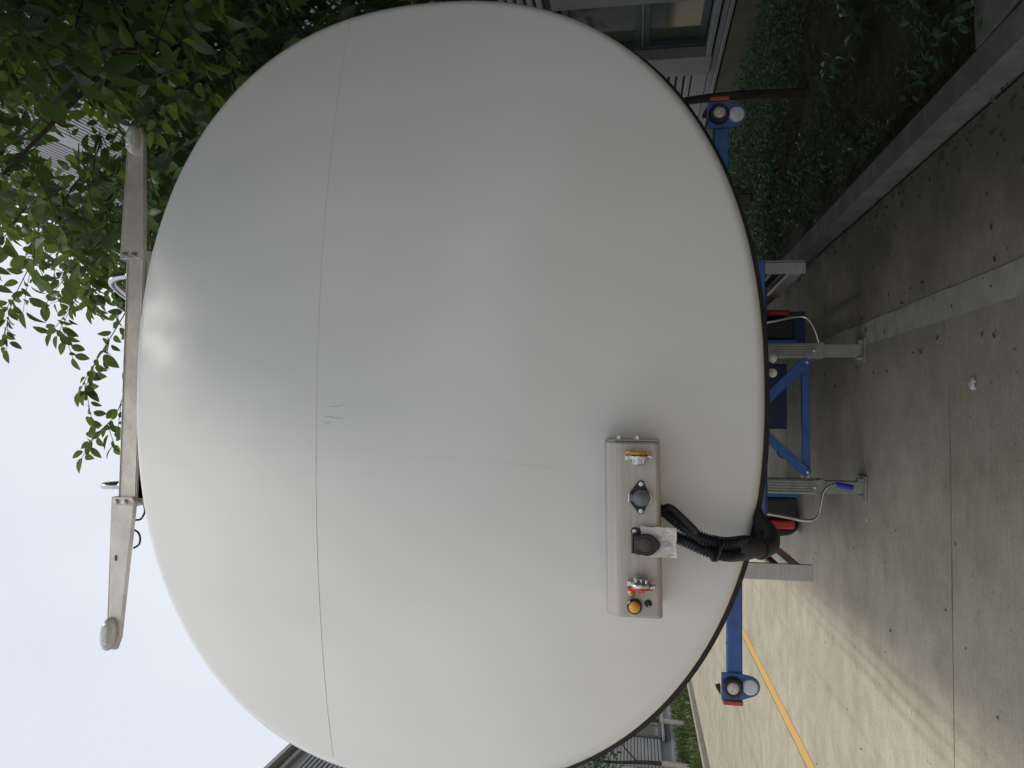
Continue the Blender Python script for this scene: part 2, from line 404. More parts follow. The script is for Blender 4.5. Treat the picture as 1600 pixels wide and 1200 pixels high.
def painted_line(name, m, x0, x1, ya, yb, label, seed, z=0.004):
    b = MB(); V = []; F = []; n = int((yb - ya) / 0.15)
    for k in range(n + 1):
        y = ya + (yb - ya) * k / n
        w0 = noise.noise(Vector((y * 2.7, seed, 0))) * 0.007; w1 = noise.noise(Vector((y * 2.9, seed + 9, 0))) * 0.007
        V += [(x0 + w0, y, z), (x1 + w1, y, z)]
        if k: F.append((2 * k - 2, 2 * k - 1, 2 * k + 1, 2 * k))
    b.add(V, F); o = b.build(name, m)
    return tag(o, label, 'road marking', kind='structure')
painted_line('yellow_line', m_yline, -3.52, -3.37, 0, 60, 'long yellow painted line along the yard beside the trailer', 1.0)
painted_line('pale_line', m_pline, 0.585, 0.755, 0.5, 40, 'worn pale painted line running under the trailer', 5.0)

# kerbs
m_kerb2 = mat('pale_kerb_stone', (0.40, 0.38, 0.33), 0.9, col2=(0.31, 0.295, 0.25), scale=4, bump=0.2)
def kerb(name, x0, x1, ya, yb, step, hh, label, front):
    t = thing(name, label, 'kerb', ((x0 + x1) / 2, (ya + yb) / 2, 0)); t['kind'] = 'structure'
    me = None; y = ya
    while y < yb - 0.01:
        b = MB().box((0, 0, 0), (x1 - x0, step - 0.006, hh + 0.06), None, 0.008)
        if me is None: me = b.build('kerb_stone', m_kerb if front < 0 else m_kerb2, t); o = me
        else:
            o = me.copy(); COL.objects.link(o)
        o.location = ((x0 + x1) / 2 + rnd.uniform(-.002, .002), y + step / 2, (hh - 0.06) / 2 + rnd.uniform(-.003, .003))
        o.rotation_euler = (0, rnd.uniform(-.01, .01), rnd.uniform(-.002, .002))
        y += step
    return t
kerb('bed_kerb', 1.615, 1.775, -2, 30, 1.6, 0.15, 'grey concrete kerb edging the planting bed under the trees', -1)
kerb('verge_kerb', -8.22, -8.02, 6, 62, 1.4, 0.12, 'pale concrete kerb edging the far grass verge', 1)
gut = MB().box((-7.0, 30, 0.002), (0.06, 70, 0.008)).build('gutter_line', m_pline)
tag(gut, 'thin pale line along the yard before the far kerb', 'road marking', kind='structure')

# planting bed on the right and grass verge on the left
def terrain(name, m, x0, x1, ya, yb, z, amp, label, cat, step=0.12):
    b = MB(); nx = int((x1 - x0) / step) + 1; ny = int((yb - ya) / step) + 1
    V = []; F = []
    for j in range(ny + 1):
        for i in range(nx + 1):
            x = x0 + (x1 - x0) * i / nx; y = ya + (yb - ya) * j / ny
            V.append((x, y, z + noise.fractal(Vector((x * 1.7, y * 1.7, z)), 1.0, 2.0, 4) * amp))
    for j in range(ny):
        for i in range(nx):
            a = j * (nx + 1) + i; F.append((a, a + 1, a + nx + 2, a + nx + 1))
    b.add(V, F, 0, True); return tag(b.build(name, m), label, cat, kind='structure')
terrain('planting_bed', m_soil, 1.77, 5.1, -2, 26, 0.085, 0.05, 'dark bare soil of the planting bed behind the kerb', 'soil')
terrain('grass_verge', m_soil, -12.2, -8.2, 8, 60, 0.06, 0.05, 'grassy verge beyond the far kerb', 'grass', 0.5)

# ------------------------------------------------------------------ building on the right
bR = thing('clad_building', 'tall building with pale horizontal cladding and grey plinth behind the trees', 'building', (5.3, 10, 0))
WX = 5.06
HB = 16.5
wy0, wy1 = 8.95, 10.35     # window recess
MB().box((WX + 0.14 + 2.5, 1.47, HB / 2), (5, 14.94, HB)).box((WX + 0.14 + 2.5, (wy1 + 32) / 2, HB / 2), (5, 32 - wy1, HB)) \
    .box((WX + 0.14 + 2.5, (wy0 + wy1) / 2, HB / 2 + 1.4), (4.99, wy1 - wy0 + .01, HB - 2.8)) \
    .box((WX + 0.14 + 2.5, (wy0 + wy1) / 2, 0.4), (4.99, wy1 - wy0 + .01, 0.8)).build('wall', m_clad2, bR)
MB().box((WX + 0.07, 12, 0.24), (0.16, 40, 0.62)).build('plinth', m_plinth, bR)
MB().box((WX + 0.02, 12, 0.60), (0.10, 40, 0.05), None, 0.008).box((WX + 0.045, 12, 0.665), (0.05, 40, 0.07), None, 0.006).build('base_trim', m_trim, bR)
def plain(y0, y1, z0, z1): MB().box((WX + 0.10, (y0 + y1) / 2, (z0 + z1) / 2), (0.075, y1 - y0, z1 - z0), None, 0.006).build('flat_panel', m_clad, bR)
plain(-6, 8.55, 0.71, 0.92); plain(10.95, 32, 0.71, 0.92)
# pilasters beside the window, joined to a proud surround
MB().box((WX + 0.05, 8.75, 1.75), (0.16, 0.36, 2.08), None, 0.01).build('pilaster', m_trim, bR)
MB().box((WX + 0.05, 10.65, 1.75), (0.16, 0.56, 2.08), None, 0.01).build('pilaster', m_trim, bR)
ribproto = {}
def rib(y0, y1, z):
    key = (y0, y1)
    if key not in ribproto:
        ribproto[key] = MB().box((0, 0, 0), (0.08, y1 - y0, 0.078), None, 0.01, seg=1).build('cladding_rib', m_clad, bR); o = ribproto[key]
    else:
        o = ribproto[key].copy(); COL.objects.link(o)
    o.location = (WX + 0.10, (y0 + y1) / 2, z)
z = 0.98
while z < 2.75:
    rib(-6, 8.55, z); rib(10.95, 32, z); z += 0.115
k = 0
z = 2.95
while z < HB - 0.5:
    # bands of ribs between flat strips, as on the upper storeys
    if k % 11 == 9:
        plain(-6, 32, z - 0.03, z + 0.40); z += 0.50
    else: rib(-6, 32, z); z += 0.115
    k += 1
MB().box((WX + 0.05, 13, HB - 0.1), (0.3, 38.2, 0.35), None, 0.02).build('parapet', m_trim, bR)
# window: teal frame, mullion, panes
wd = MB()
wz0, wz1 = 0.80, 2.72
zt = 1.67
for yy in (wy0 + 0.05, wy1 - 0.05): wd.box((WX + 0.19, yy, (wz0 + wz1) / 2), (0.06, 0.09, wz1 - wz0), None, 0.006)
for zz in (wz0 + 0.06, zt - 0.06, zt + 0.06, wz1 - 0.05): wd.box((WX + 0.192, (wy0 + wy1) / 2, zz), (0.055, wy1 - wy0 - 0.19, 0.09), None, 0.006)
win = wd.build('window', m_teal, bR)
MB().box((WX + 0.165, (wy0 + wy1) / 2, zt), (0.02, wy1 - wy0 - 0.02, 0.022), None, 0.003).build('transom', m_trim, win)
for z0, z1 in ((wz0 + 0.1, zt - 0.1), (zt + 0.1, wz1 - 0.1)):
    MB().box((WX + 0.205, (wy0 + wy1) / 2, (z0 + z1) / 2), (0.012, wy1 - wy0 - 0.19, z1 - z0 + .012)).build('pane', m_glass, win)
MB().box((WX + 0.07, (wy0 + wy1) / 2, 0.765), (0.2, wy1 - wy0, 0.07), None, 0.008).build('sill', m_trim, win)

# ------------------------------------------------------------------ building on the left
bL = thing('grey_factory_building', 'tall grey factory building beyond the grass verge behind the yard', 'building', (-14, 30, 0))
LX = -12.0
MB().box((LX - 3, 36, 6.8), (6, 52, 13.6)).build('wall', m_lwall, bL)
MB().box((LX + 0.04, 36, 0.17), (0.12, 52, 0.34)).build('plinth', m_trim, bL)
MB().box((LX + 0.15, 36, 13.62), (0.5, 52.4, 0.14)).box((LX + 0.06, 36, 13.36), (0.2, 52.2, 0.16)).build('eaves_trim', m_trim, bL)
proto = None
def lrib(z, h=0.09):
    global proto
    if proto is None: proto = MB().box((0, 0, 0), (0.07, 52, h)).build('cladding_rib', m_lrib, bL); o = proto
    else: o = proto.copy(); COL.objects.link(o)
    o.location = (LX + 0.03, 36, z)
for k in range(9): lrib(12.9 - k * 0.17)
for k in range(16): lrib(2.6 - k * 0.12)
wproto = None
for y in (20.5, 25.2, 29.6, 34.2, 39, 44):
    for zc in (1.55, 5.2, 8.9):
        if zc < 2 and y in (29.6,): pass
        w = MB().box((LX + 0.06, y, zc), (0.14, 1.9, 1.7), None, 0.02).build('window', m_teal, bL)
        for s in (-0.46, 0.46): MB().box((LX + 0.125, y + s, zc), (0.03, 0.8, 1.45)).build('pane', m_glass, w)
        MB().box((LX + 0.12, y, zc - 0.92), (0.3, 2.1, 0.09), None, 0.01).build('sill', m_trim, w)

# ------------------------------------------------------------------ the trailer
T0 = (0.08, 2.3, 0)
tr = thing('tanker_trailer', 'white oval tanker semi-trailer seen head on, standing on its landing legs', 'trailer', T0)
CX, CZ, TA, TB, TN, TT = 0.102, 2.404, 1.266, 1.042, 2.277, 0.0163
YR = 2.30
DRIFT = -0.025          # the trailer stands turned a little, its rear towards -X
def xc(y): return CX + DRIFT * (y - YR)
def oval(ang, rho=1.0, a=TA, b=TB, cx=CX, cz=CZ):
    c, s = math.cos(ang), math.sin(ang)
    k = rho / ((abs(c) / a) ** TN + (abs(s) / b) ** TN) ** (1 / TN)
    x, z = c * k, s * k
    return cx + x * math.cos(TT) - z * math.sin(TT), cz + x * math.sin(TT) + z * math.cos(TT)
KN = 0.962
def head_y(rho):
    if rho <= KN: return YR - 0.035 - 0.17 * (1 - (rho / KN) ** 2.1)
    t = (rho - KN) / (1 - KN); return YR - 0.035 + 0.075 * (1 - math.sqrt(max(0, 1 - t * t))) + 0.008 * t
def rho_of(x, z):
    dx, dz = x - CX, z - CZ
    X = dx * math.cos(TT) + dz * math.sin(TT); Z = -dx * math.sin(TT) + dz * math.cos(TT)
    return ((abs(X) / TA) ** TN + (abs(Z) / TB) ** TN) ** (1 / TN)
NA = 192
rhos = [0.02, 0.06, 0.12, 0.2, 0.28, 0.36, 0.44, 0.52, 0.6, 0.68, 0.75, 0.81, 0.86, 0.9, 0.93, 0.95, 0.962, 0.97, 0.977, 0.984, 0.99, 0.995, 0.999, 1.0]
hb = MB(); V = [(CX, head_y(0), CZ)]; F = []
for i, r in enumerate(rhos):
    for k in range(NA):
        x, z = oval(2 * math.pi * k / NA, r); V.append((x, head_y(r), z))
for k in range(NA): F.append((0, 1 + (k + 1) % NA, 1 + k))
for i in range(len(rhos) - 1):
    for k in range(NA):
        k2 = (k + 1) % NA; a = 1 + i * NA; F.append((a + k, a + k2, a + NA + k2, a + NA + k))
F = [tuple(reversed(f)) for f in F]
hb.add(V, F, 0, True)
head = hb.build('tank_head', TANK, tr)
# shell of the tank
sb = MB(); V = []; F = []
yy = [head_y(1.0), 2.8, 5, 8, 11.2, 11.25]
for y in yy:
    for k in range(NA):
        x, z = oval(2 * math.pi * k / NA, 0.999 if y < 11.2 else 0.97); V.append((x + DRIFT * (y - YR), y, z))
for i in range(len(yy) - 1):
    for k in range(NA):
        k2 = (k + 1) % NA; F.append((i * NA + k, i * NA + k2, (i + 1) * NA + k2, (i + 1) * NA + k))
F.append(tuple(reversed([(len(yy) - 1) * NA + k for k in range(NA)])))
sb.add(V, F, 0, True); sb.build('tank_shell', TANK, tr)
# black rubber rim band round the head, wavy and sagging a little low on the left
rb = MB(); V = []; F = []
for j, (y, inn) in enumerate(((2.352, 1), (2.352, 0), (2.41, 0), (2.41, 1))):
    for k in range(NA):
        an = 2 * math.pi * k / NA
        w = noise.noise(Vector((math.cos(an) * 3, math.sin(an) * 3, 2))) * 0.006
        if inn: x, z = oval(an, 0.99)
        else: x, z = oval(an, 1, TA + 0.0125 + w * 0.7, TB + 0.0095 + w * 0.7, CX - 0.004, CZ - 0.0075)
        V.append((x, y, z))
for j in range(3):
    for k in range(NA):
        k2 = (k + 1) % NA; F.append((j * NA + k, j * NA + k2, (j + 1) * NA + k2, (j + 1) * NA + k))
rb.add(V, F, 0, True); rb.build('rim_band', m_black, tr)
# weld seam across the head
pts = []
for k in range(81):
    x = CX - 1.245 + 2.49 * k / 80
    z = 2.70 + noise.noise(Vector((x * 3, 0, 4))) * 0.0016 - 0.010 * (abs(x - CX)) ** 2
    r = rho_of(x, z)
    if r < 0.992: pts.append((x, head_y(r) + 0.0004, z))
MB().tube(pts, [0.0015 + 0.0004 * noise.noise(Vector((p[0] * 60, 1, 1))) for p in pts], 8).build('weld_seam', TANK, head)
# scuffs near the seam and two long faint scrapes
m_scuff = mat('paint_scuff', (0.58, 0.58, 0.57), 0.6, scale=30)
m_scrape = mat('faint_scrape', (0.735, 0.73, 0.705), 0.24, col2=(0.772, 0.767, 0.742), scale=14)
def scuff(p, w, m, name='scuff_mark'):
    V = []; F = []; p = smooth_path([(a, 0, b) for a, b in p], 5); n = len(p)
    for i, q in enumerate(p):
        t = (p[min(i + 1, n - 1)] - p[max(i - 1, 0)]).normalized(); nn = Vector((-t.z, 0, t.x)) * w * (0.35 + 0.65 * math.sin(math.pi * (i + .3) / n))
        for s in (-1, 1):
            qq = q + nn * s; V.append((qq.x, head_y(rho_of(qq.x, qq.z)) - 0.0002, qq.z))
        if i: F.append((2 * i - 2, 2 * i - 1, 2 * i + 1, 2 * i))
    MB().add(V, F).build(name, m, head)
scuff([(-0.006, 2.675), (-0.01, 2.64), (-0.014, 2.606)], 0.0016, m_scuff)
scuff([(0.022, 2.66), (0.024, 2.63), (0.030, 2.605)], 0.0011, m_scuff)
scuff([(-0.022, 2.677), (-0.028, 2.66), (-0.022, 2.655)], 0.0013, m_scuff)
scuff([(-0.10, 2.60), (-0.115, 2.45), (-0.125, 2.25), (-0.14, 2.05), (-0.15, 1.95)], 0.0045, m_scrape)
scuff([(0.78, 3.17), (0.785, 3.08), (0.80, 2.98)], 0.004, m_scrape)

# ---- chassis
cb = MB()
for s in (-1, 1):
    for ya, yb, z0, z1 in ((3.2, 6.4, 1.22, 1.42), (6.4, 11.3, 0.86, 1.42)):
        xa, xb = xc(ya) - 0.06 + s * 0.42, xc(yb) - 0.06 + s * 0.42
        cb.bar((xa, ya, (z0 + z1) / 2), (xb, yb, (z0 + z1) / 2), 0.016, z1 - z0)
        cb.bar((xa, ya, z0 + 0.008), (xb, yb, z0 + 0.008), 0.12, 0.016)
for y in (3.3, 4.2, 5.5, 7.2, 8.6, 10): cb.box((xc(y) - 0.05, y, 1.29), (2.1 if y > 5 else 0.9, 0.08, 0.13), None, 0.006)
for s in (-1, 1): cb.bar((xc(6.2) - 0.05 + s * 1.10, 6.2, 1.06), (xc(9) - 0.05 + s * 1.10, 9, 1.06), 0.05, 0.08)
for y in (6.3, 7, 8): cb.box((xc(y) - 0.05 - 1.10, y, 1.13), (0.05, 0.05, 0.26)); cb.box((xc(y) - 0.05 + 1.10, y, 1.13), (0.05, 0.05, 0.26))
cb.box((0.90, 5.66, 0.838), (0.56, 0.05, 0.062), None, 0.004); cb.box((0.66, 5.66, 1.05), (0.05, 0.05, 0.48), None, 0.004)
ch = cb.build('chassis', m_blue, tr)
MB().box((0.08, 3.55, 1.215), (0.95, 0.7, 0.016), None, 0.004).build('kingpin_plate', m_navy, tr)
MB().bar((-0.40, 2.9, 1.30), (0.60, 2.9, 1.30), 0.05, 0.06, 0.004).build('front_crossmember', m_blue, tr)
# two pale round caps hanging on a bracket under the head
cp = MB().box((0.18, 2.505, 1.332), (0.12, 0.012, 0.022), None, 0.003)
br = cp.build('cap_bracket', m_post, tr)
for x in (0.199, 0.151): MB().lathe([(0.0, -0.012), (0.010, -0.010), (0.0148, -0.003), (0.0152, 0.004), (0.013, 0.008), (0, 0.008)], (x, 2.49, 1.312), (0, 1, 0), 20).build('round_cap', m_lens, br)

# ---- marker lamp arms
def hull_pear(cx, z_top, z_bot, w, r, lean):
    """plate outline: square top, rounded bottom"""
    pts = [(cx - w / 2, z_top), (cx - w / 2, z_top - 0.075)]
    zc = z_bot + r
    for k in range(15):
        a = math.pi * 1.08 + (math.pi * 0.84) * k / 14; pts.append((cx + lean + r * math.cos(a), zc + r * math.sin(a)))
    pts += [(cx + w / 2, z_top - 0.075), (cx + w / 2, z_top)]
    return pts
def marker(s, xl, zl, y, x_in):
    az = zl - 0.012
    arm = MB().box(((xl + x_in) / 2, y + 0.042, az), (abs(xl - x_in), 0.06, 0.062), None, 0.007).build('lamp_arm', m_blue, tr)
    MB().prism(hull_pear(xl, zl + 0.045, zl - 0.112, 0.112, 0.043, -s * 0.004), y, y + 0.008, 0, 0.0015).build('lamp_plate', m_blue, arm)
    MB().lathe([(0.026, -0.026), (0.031, -0.029), (0.038, -0.024), (0.0425, -0.012), (0.043, 0), (0.0, 0)], (xl, y - 0.001, zl), (0, 1, 0), 32).build('rubber_ring', m_black, arm)
    b = MB().lathe([(0, -0.031), (0.010, -0.0305), (0.019, -0.028), (0.0275, -0.021), (0.0275, -0.01)], (xl, y - 0.001, zl), (0, 1, 0), 28)
    for k in range(3):
        an = k * 2.1 + 0.4; b.lathe([(0, -0.0035), (0.004, -0.003), (0.0055, 0)], (xl + 0.011 * math.cos(an), y - 0.029, zl + 0.011 * math.sin(an)), (0, 1, 0), 10)
    b.build('clear_lamp', m_lens, arm)
    MB().lathe([(0, -0.0105), (0.025, -0.0105), (0.031, -0.008), (0.033, -0.003), (0.033, 0)], (xl - s * 0.004, y - 0.001, zl - 0.071), (0, 1, 0), 32).build('round_reflector', m_refl, arm)
    MB().box((xl + s * 0.066, y + 0.02, zl - 0.002), (0.018, 0.06, 0.082), None, 0.004).build('red_side_lamp', m_redlamp, arm)
    MB().prism([(xl + s * 0.005, zl + 0.046), (xl + s * 0.045, zl + 0.046), (xl + s * 0.012, zl + 0.066)][::(1 if s > 0 else -1)], y + 0.015, y + 0.05).build('rubber_flap', m_black, arm)
    MB().box((xl - s * 0.17, y + 0.035, az + 0.032), (0.006, 0.012, 0.003)).build('arm_hole', m_plast, arm)
    return arm
marker(-1, -1.123, 1.339, 3.27, -0.42)
marker(1, 1.284, 1.406, 3.17, 0.40)
MB().box((0.93, 3.22, 1.30), (0.05, 0.06, 0.07), None, 0.01).build('cable_clamp', m_plast, tr)

# ---- landing gear
def landing_leg(x, s):
    y = 6.1
    b = MB().box((x, y + 0.03, 0.735), (0.115, 0.13, 0.89), None, 0.006)
    for k in range(5): b.box((x - 0.042 + k * 0.021, y - 0.038, 0.78), (0.011, 0.010, 0.80), None, 0.003, seg=1)
    leg = b.build('landing_leg', m_leg, tr)
    MB().box((x, y + 0.03, 0.165), (0.098, 0.108, 0.30), None, 0.006).build('inner_tube', m_leg, leg)
    MB().box((x, y + 0.03, 0.316), (0.125, 0.14, 0.03), None, 0.004).build('collar', m_leg, leg)
    f = MB().box((x, y + 0.03, 0.009), (0.19, 0.22, 0.014), None, 0.003)
    f.box((x - s * 0.062, y - 0.01, 0.035), (0.022, 0.06, 0.045), None, 0.004).box((x + s * 0.066, y - 0.01, 0.03), (0.03, 0.05, 0.035), None, 0.004)
    f.build('foot_plate', m_leg, leg)
    MB().lathe([(0.014, 0), (0.014, -0.01), (0.008, -0.012), (0, -0.012)], (x, y - 0.036, 0.37), (0, 1, 0), 6, smooth=False).build('bolt', m_zinc, leg)
    return leg
landing_leg(-0.518, -1); landing_leg(0.546, 1)
ct = MB().box((0.022, 6.12, 0.425), (0.86, 0.05, 0.062), None, 0.006)
tie = ct.build('cross_tie', m_blue, tr)
for s, x0 in ((-1, -0.405), (1, 0.452)):
    MB().bar((x0 - s * -0.02, 6.075, 0.415), (0.012 + s * 0.03, 6.075, 0.84), 0.074, 0.014, 0.002, up=(0, 1, 0)).build('diagonal_brace', m_blue, tie)
    MB().box((x0 + s * 0.025, 6.09, 0.435), (0.05, 0.016, 0.07), None, 0.004).build('brace_lug', m_post, tie)
    MB().lathe([(0.012, 0), (0.012, -0.012), (0, -0.014)], (x0, 6.068, 0.423), (0, 1, 0), 6, smooth=False).build('bolt', m_zinc, tie)
MB().tube(smooth_path([(-0.13, 6.4, 0.66), (-0.24, 6.4, 0.60), (-0.30, 6.38, 0.57), (-0.33, 6.3, 0.50)], 6), 0.006, 6).build('hanging_cable', m_plast, tie)
# crank handles
cr = smooth_path([(-0.70, 5.98, 1.10), (-0.722, 5.95, 0.739), (-0.762, 5.95, 0.47), (-0.735, 5.95, 0.378), (-0.64, 5.95, 0.352), (-0.54, 5.95, 0.330), (-0.495, 5.95, 0.278), (-0.484, 5.95, 0.235)], 7)
c1 = MB().tube(cr, 0.0125, 10).build('crank_handle', m_chrome, tr)
MB().tube([(-0.484, 5.95, 0.245), (-0.494, 5.95, 0.19), (-0.506, 5.95, 0.125)], [0.021, 0.022, 0.021], 12).build('handle_grip', m_grip, c1)
cr = smooth_path([(0.72, 6.0, 1.05), (0.756, 5.98, 0.735), (0.80, 5.98, 0.50), (0.77, 5.98, 0.43), (0.68, 5.98, 0.38), (0.60, 6.0, 0.352)], 7)
MB().tube(cr, 0.0105, 10).build('crank_handle', m_chrome, tr)
# side guards
for s, xp in ((-1, -1.127), (1, 1.143)):
    gd = MB().box((xp, 5.8, 0.72 if s < 0 else 0.74), (0.122 if s < 0 else 0.085, 0.03, 0.54 if s < 0 else 0.50), None, 0.004)
    gd.box((xp + s * 0.055, 5.83, 0.72 if s < 0 else 0.74), (0.01, 0.05, 0.53 if s < 0 else 0.49))
    sg = gd.build('side_guard_post', m_post, tr)
    for z, h in ((0.555, 0.085), (0.70, 0.06)):
        MB().bar((xp - s * 0.03, 5.83, z), (xp - s * 0.03 + DRIFT * 3.4 * 0.6, 9.4, z), 0.03, h, 0.004).build('guard_rail', m_post if z < 0.6 else m_plast, sg)
# tool cabinet behind each leg and red extinguisher case outside it
for s in (-1, 1):
    o = 0.03 if s > 0 else 0
    MB().box((s * 0.645 + o, 6.95, 0.62), (0.035, 0.55, 0.50), None, 0.004).build('cabinet_bracket', m_blue, tr)
    tb = MB().box((s * 0.755 + o, 7.0, 0.62), (0.175, 0.60, 0.50 if s < 0 else 0.46), None, 0.012).build('tool_cabinet', m_plast, tr)
    MB().box((s * 0.755 + o, 6.69, 0.62), (0.13, 0.012, 0.36), None, 0.004).build('cabinet_door', m_plast, tb)
    ex = MB().box((s * 0.905 + o, 6.95, 0.55), (0.075 if s < 0 else 0.052, 0.45, 0.34 if s < 0 else 0.27), None, 0.02).build('extinguisher_case', m_red, tr)
    MB().box((s * 0.893 + o, 6.71, 0.66), (0.05, 0.02, 0.10), None, 0.006).build('latch', m_plast, ex)
MB().box((0.86, 7.35, 0.33), (0.34, 0.025, 0.34), None, 0.006).build('splash_panel', m_navy, tr)
MB().box((0.20, 6.62, 0.70), (0.56, 0.03, 0.46), None, 0.006).build('rear_panel', m_navy, tr)
# wheels of the rear axles
for y in (8.55, 9.85):
    MB().tube([(xc(y) - 0.95, y, 0.5), (xc(y) + 0.85, y, 0.5)], 0.065, 12).build('axle', m_plast, tr)
    for s in (-1, 1):
        c = (xc(y) - 0.05 + s * 0.98, y, 0.5)
        w = MB().lathe([(0.29, -0.13), (0.38, -0.14), (0.46, -0.135), (0.495, -0.10), (0.5, -0.03), (0.485, -0.025), (0.485, 0.025), (0.5, 0.03), (0.495, 0.10), (0.46, 0.135), (0.38, 0.14), (0.29, 0.13)], c, (1, 0, 0), 40).build('tyre', m_tyre, tr)
        MB().lathe([(0, -0.02), (0.1, -0.02), (0.12, 0.04), (0.2, 0.05), (0.28, 0.11), (0.292, 0.125), (0.292, -0.125), (0.2, -0.08), (0.0, -0.08)], c, (s, 0, 0), 32).build('rim', m_post, w)

# ---- light bar across the top
BY = 2.42
lb = MB().box((0.126, BY + 0.012, 3.546), (0.93, 0.045, 0.074), None, 0.004)
bar = lb.build('light_bar', m_alu, tr)
wl2 = MB()
for zz in (3.578, 3.515):
    pts = [(-0.33 + 0.9 * k / 60, BY - 0.0115, zz + 0.0009 * noise.noise(Vector((k * 0.9, zz * 50, 0)))) for k in range(61)]
    wl2.tube(pts, [0.0016 + 0.0008 * rnd.random() for _ in pts], 5)
wl2.build('weld_bead', m_alu, bar)
def quadplate(name, p, y0, y1, m, parent, bev=0.0012): return MB().prism(p, y0, y1, 0, bev).build(name, m, parent)
# outrigger arms, tapering to the lamps, lapped over the bar ends
aL = quadplate('outrigger_arm', [(-0.306, 3.588), (-0.84, 3.592), (-0.842, 3.558), (-0.80, 3.543), (-0.318, 3.503), (-0.304, 3.512)], BY - 0.032, BY - 0.0125, m_alu, bar)
MB().box((-0.57, BY - 0.006, 3.590), (0.53, 0.052, 0.004)).build('arm_flange', m_alu, aL)
aR = quadplate('outrigger_arm', [(1.03, 3.572), (0.553, 3.588), (0.552, 3.510), (0.566, 3.500), (1.0, 3.517), (1.032, 3.530)], BY - 0.032, BY - 0.0125, m_alu, bar)
MB().bar((0.55, BY - 0.006, 3.591), (1.03, BY - 0.006, 3.576), 0.052, 0.004).build('arm_flange', m_alu, aR)
for x, zz in ((-0.322, 3.572), (-0.322, 3.538), (0.566, 3.573), (0.564, 3.536)):
    MB().lathe([(0.0115, 0), (0.0115, -0.0025), (0.0085, -0.0025), (0.0085, -0.010), (0, -0.011)], (x, BY - 0.032, zz), (0, 1, 0), 6, smooth=False).build('bolt', m_zinc, bar)
def oval_lamp(x, z, hx, hz, arm, tilt):
    b = MB(); V = []; F = []; prof = [(1.0, 0.0), (1.0, -0.012), (0.95, -0.020), (0.85, -0.026), (0.6, -0.031), (0.3, -0.033)]
    n = 36
    for r, d in prof:
        for k in range(n):
            a = 2 * math.pi * k / n; px, pz = hx * r * math.cos(a), hz * r * math.sin(a)
            V.append((x + px * math.cos(tilt) - pz * math.sin(tilt), BY - 0.032 + d, z + px * math.sin(tilt) + pz * math.cos(tilt)))
    for i in range(len(prof) - 1):
        for k in range(n):
            k2 = (k + 1) % n; F.append((i * n + k, (i + 1) * n + k, (i + 1) * n + k2, i * n + k2))
    b.add(V, F, 0, True)
    b.add(V[-n:], [tuple(range(n))], 0, True)
    lamp = b.build('oval_lamp', m_lens, arm)
    # moulded inner reflector block seen through the lens face, kept as raised studs
    q = MB()
    for k in range(-2, 3): q.box((x + k * hx * 0.17, BY - 0.066, z - hz * 0.1), (hx * 0.10, 0.004, hz * 0.55), None, 0.001, seg=1)
    q.box((x, BY - 0.0645, z - hz * 0.1), (hx * 1.0, 0.003, hz * 0.8), None, 0.001, seg=1)
    q.build('lens_pattern', m_refl, arm)
oval_lamp(-0.785, 3.578, 0.058, 0.026, aL, -0.06)
oval_lamp(0.985, 3.549, 0.052, 0.023, aR, -0.04)
def hoop(x, tw):
    p = smooth_path([(x, BY + 0.01, 3.575), (x - tw * 0.1, BY, 3.63), (x - tw * 0.3, BY + 0.02, 3.662), (x - tw * 0.6, BY + 0.10, 3.678), (x - tw * 0.9, BY + 0.17, 3.668), (x - tw, BY + 0.185, 3.62), (x - tw, BY + 0.185, 3.50)], 6)
    MB().tube(p, 0.0125, 12).lathe([(0.018, 0), (0.018, 0.006), (0.013, 0.008)], (x, BY + 0.01, 3.583), (0, 0, 1), 16).build('grab_hoop', m_chrome, bar)
hoop(-0.268, 0.012); hoop(0.50, 0.085)
for x in (-0.24, 0.48):
    s = -1 if x < 0 else 1
    MB().prism([(x - 0.07, 3.51), (x - 0.07, 3.46), (x + 0.07, 3.46), (x + 0.07, 3.51)], BY + 0.0, BY + 0.01).prism([(x - 0.01, 3.51), (x - 0.01, 3.40), (x + 0.01, 3.40), (x + 0.01, 3.51)], BY + 0.01, BY + 0.1).build('gusset', m_alu, bar)
quadplate('gusset', [(-0.20, 3.512), (-0.325, 3.512), (-0.335, 3.488), (-0.33, 3.478)], BY + 0.0, BY + 0.006, m_alu, bar)
for p in ([(-0.33, 2.425, 3.49), (-0.36, 2.425, 3.486), (-0.385, 2.425, 3.50), (-0.39, 2.425, 3.52)], [(-0.425, 2.425, 3.525), (-0.435, 2.425, 3.508), (-0.455, 2.425, 3.500), (-0.477, 2.425, 3.505), (-0.49, 2.425, 3.525)]):
    MB().tube(smooth_path(p, 10), 0.0036, 8).build('cable_loop', m_plast, bar)
MB().box((-0.52, BY - 0.0335, 3.566), (0.018, 0.002, 0.006)).build('slot_mark', m_plast, bar)

# ---- connection box low on the head
FY = 2.03                                  # front face
BT = math.radians(1.3)
def bxz(x, z): return z - (x + 0.30) * -0.02      # box drops a little to the left
xl, xr = -0.533, -0.064
prof = [(2.225, 1.828), (2.066, 1.828), (2.054, 1.822), (2.028, 1.796), (FY - 0.0035, 1.789), (FY - 0.004, 1.782), (FY - 0.004, 1.690), (FY, 1.683), (2.045, 1.678), (2.225, 1.672)]
b = MB(); n = len(prof); V = []
for x in (xl, xl + 0.006, xr - 0.006, xr):
    sh = 0.996 if x in (xl, xr) else 1.0
    for y, z in prof:
        zz = 1.75 + (z - 1.75) * sh; yy_ = y + (0.003 if (x in (xl, xr) and y < 2.1) else 0)
        V.append((x, yy_, bxz(x, zz)))
F = []
for i in range(3):
    for k in range(n - 1): F.append((i * n + k, (i + 1) * n + k, (i + 1) * n + k + 1, i * n + k + 1))
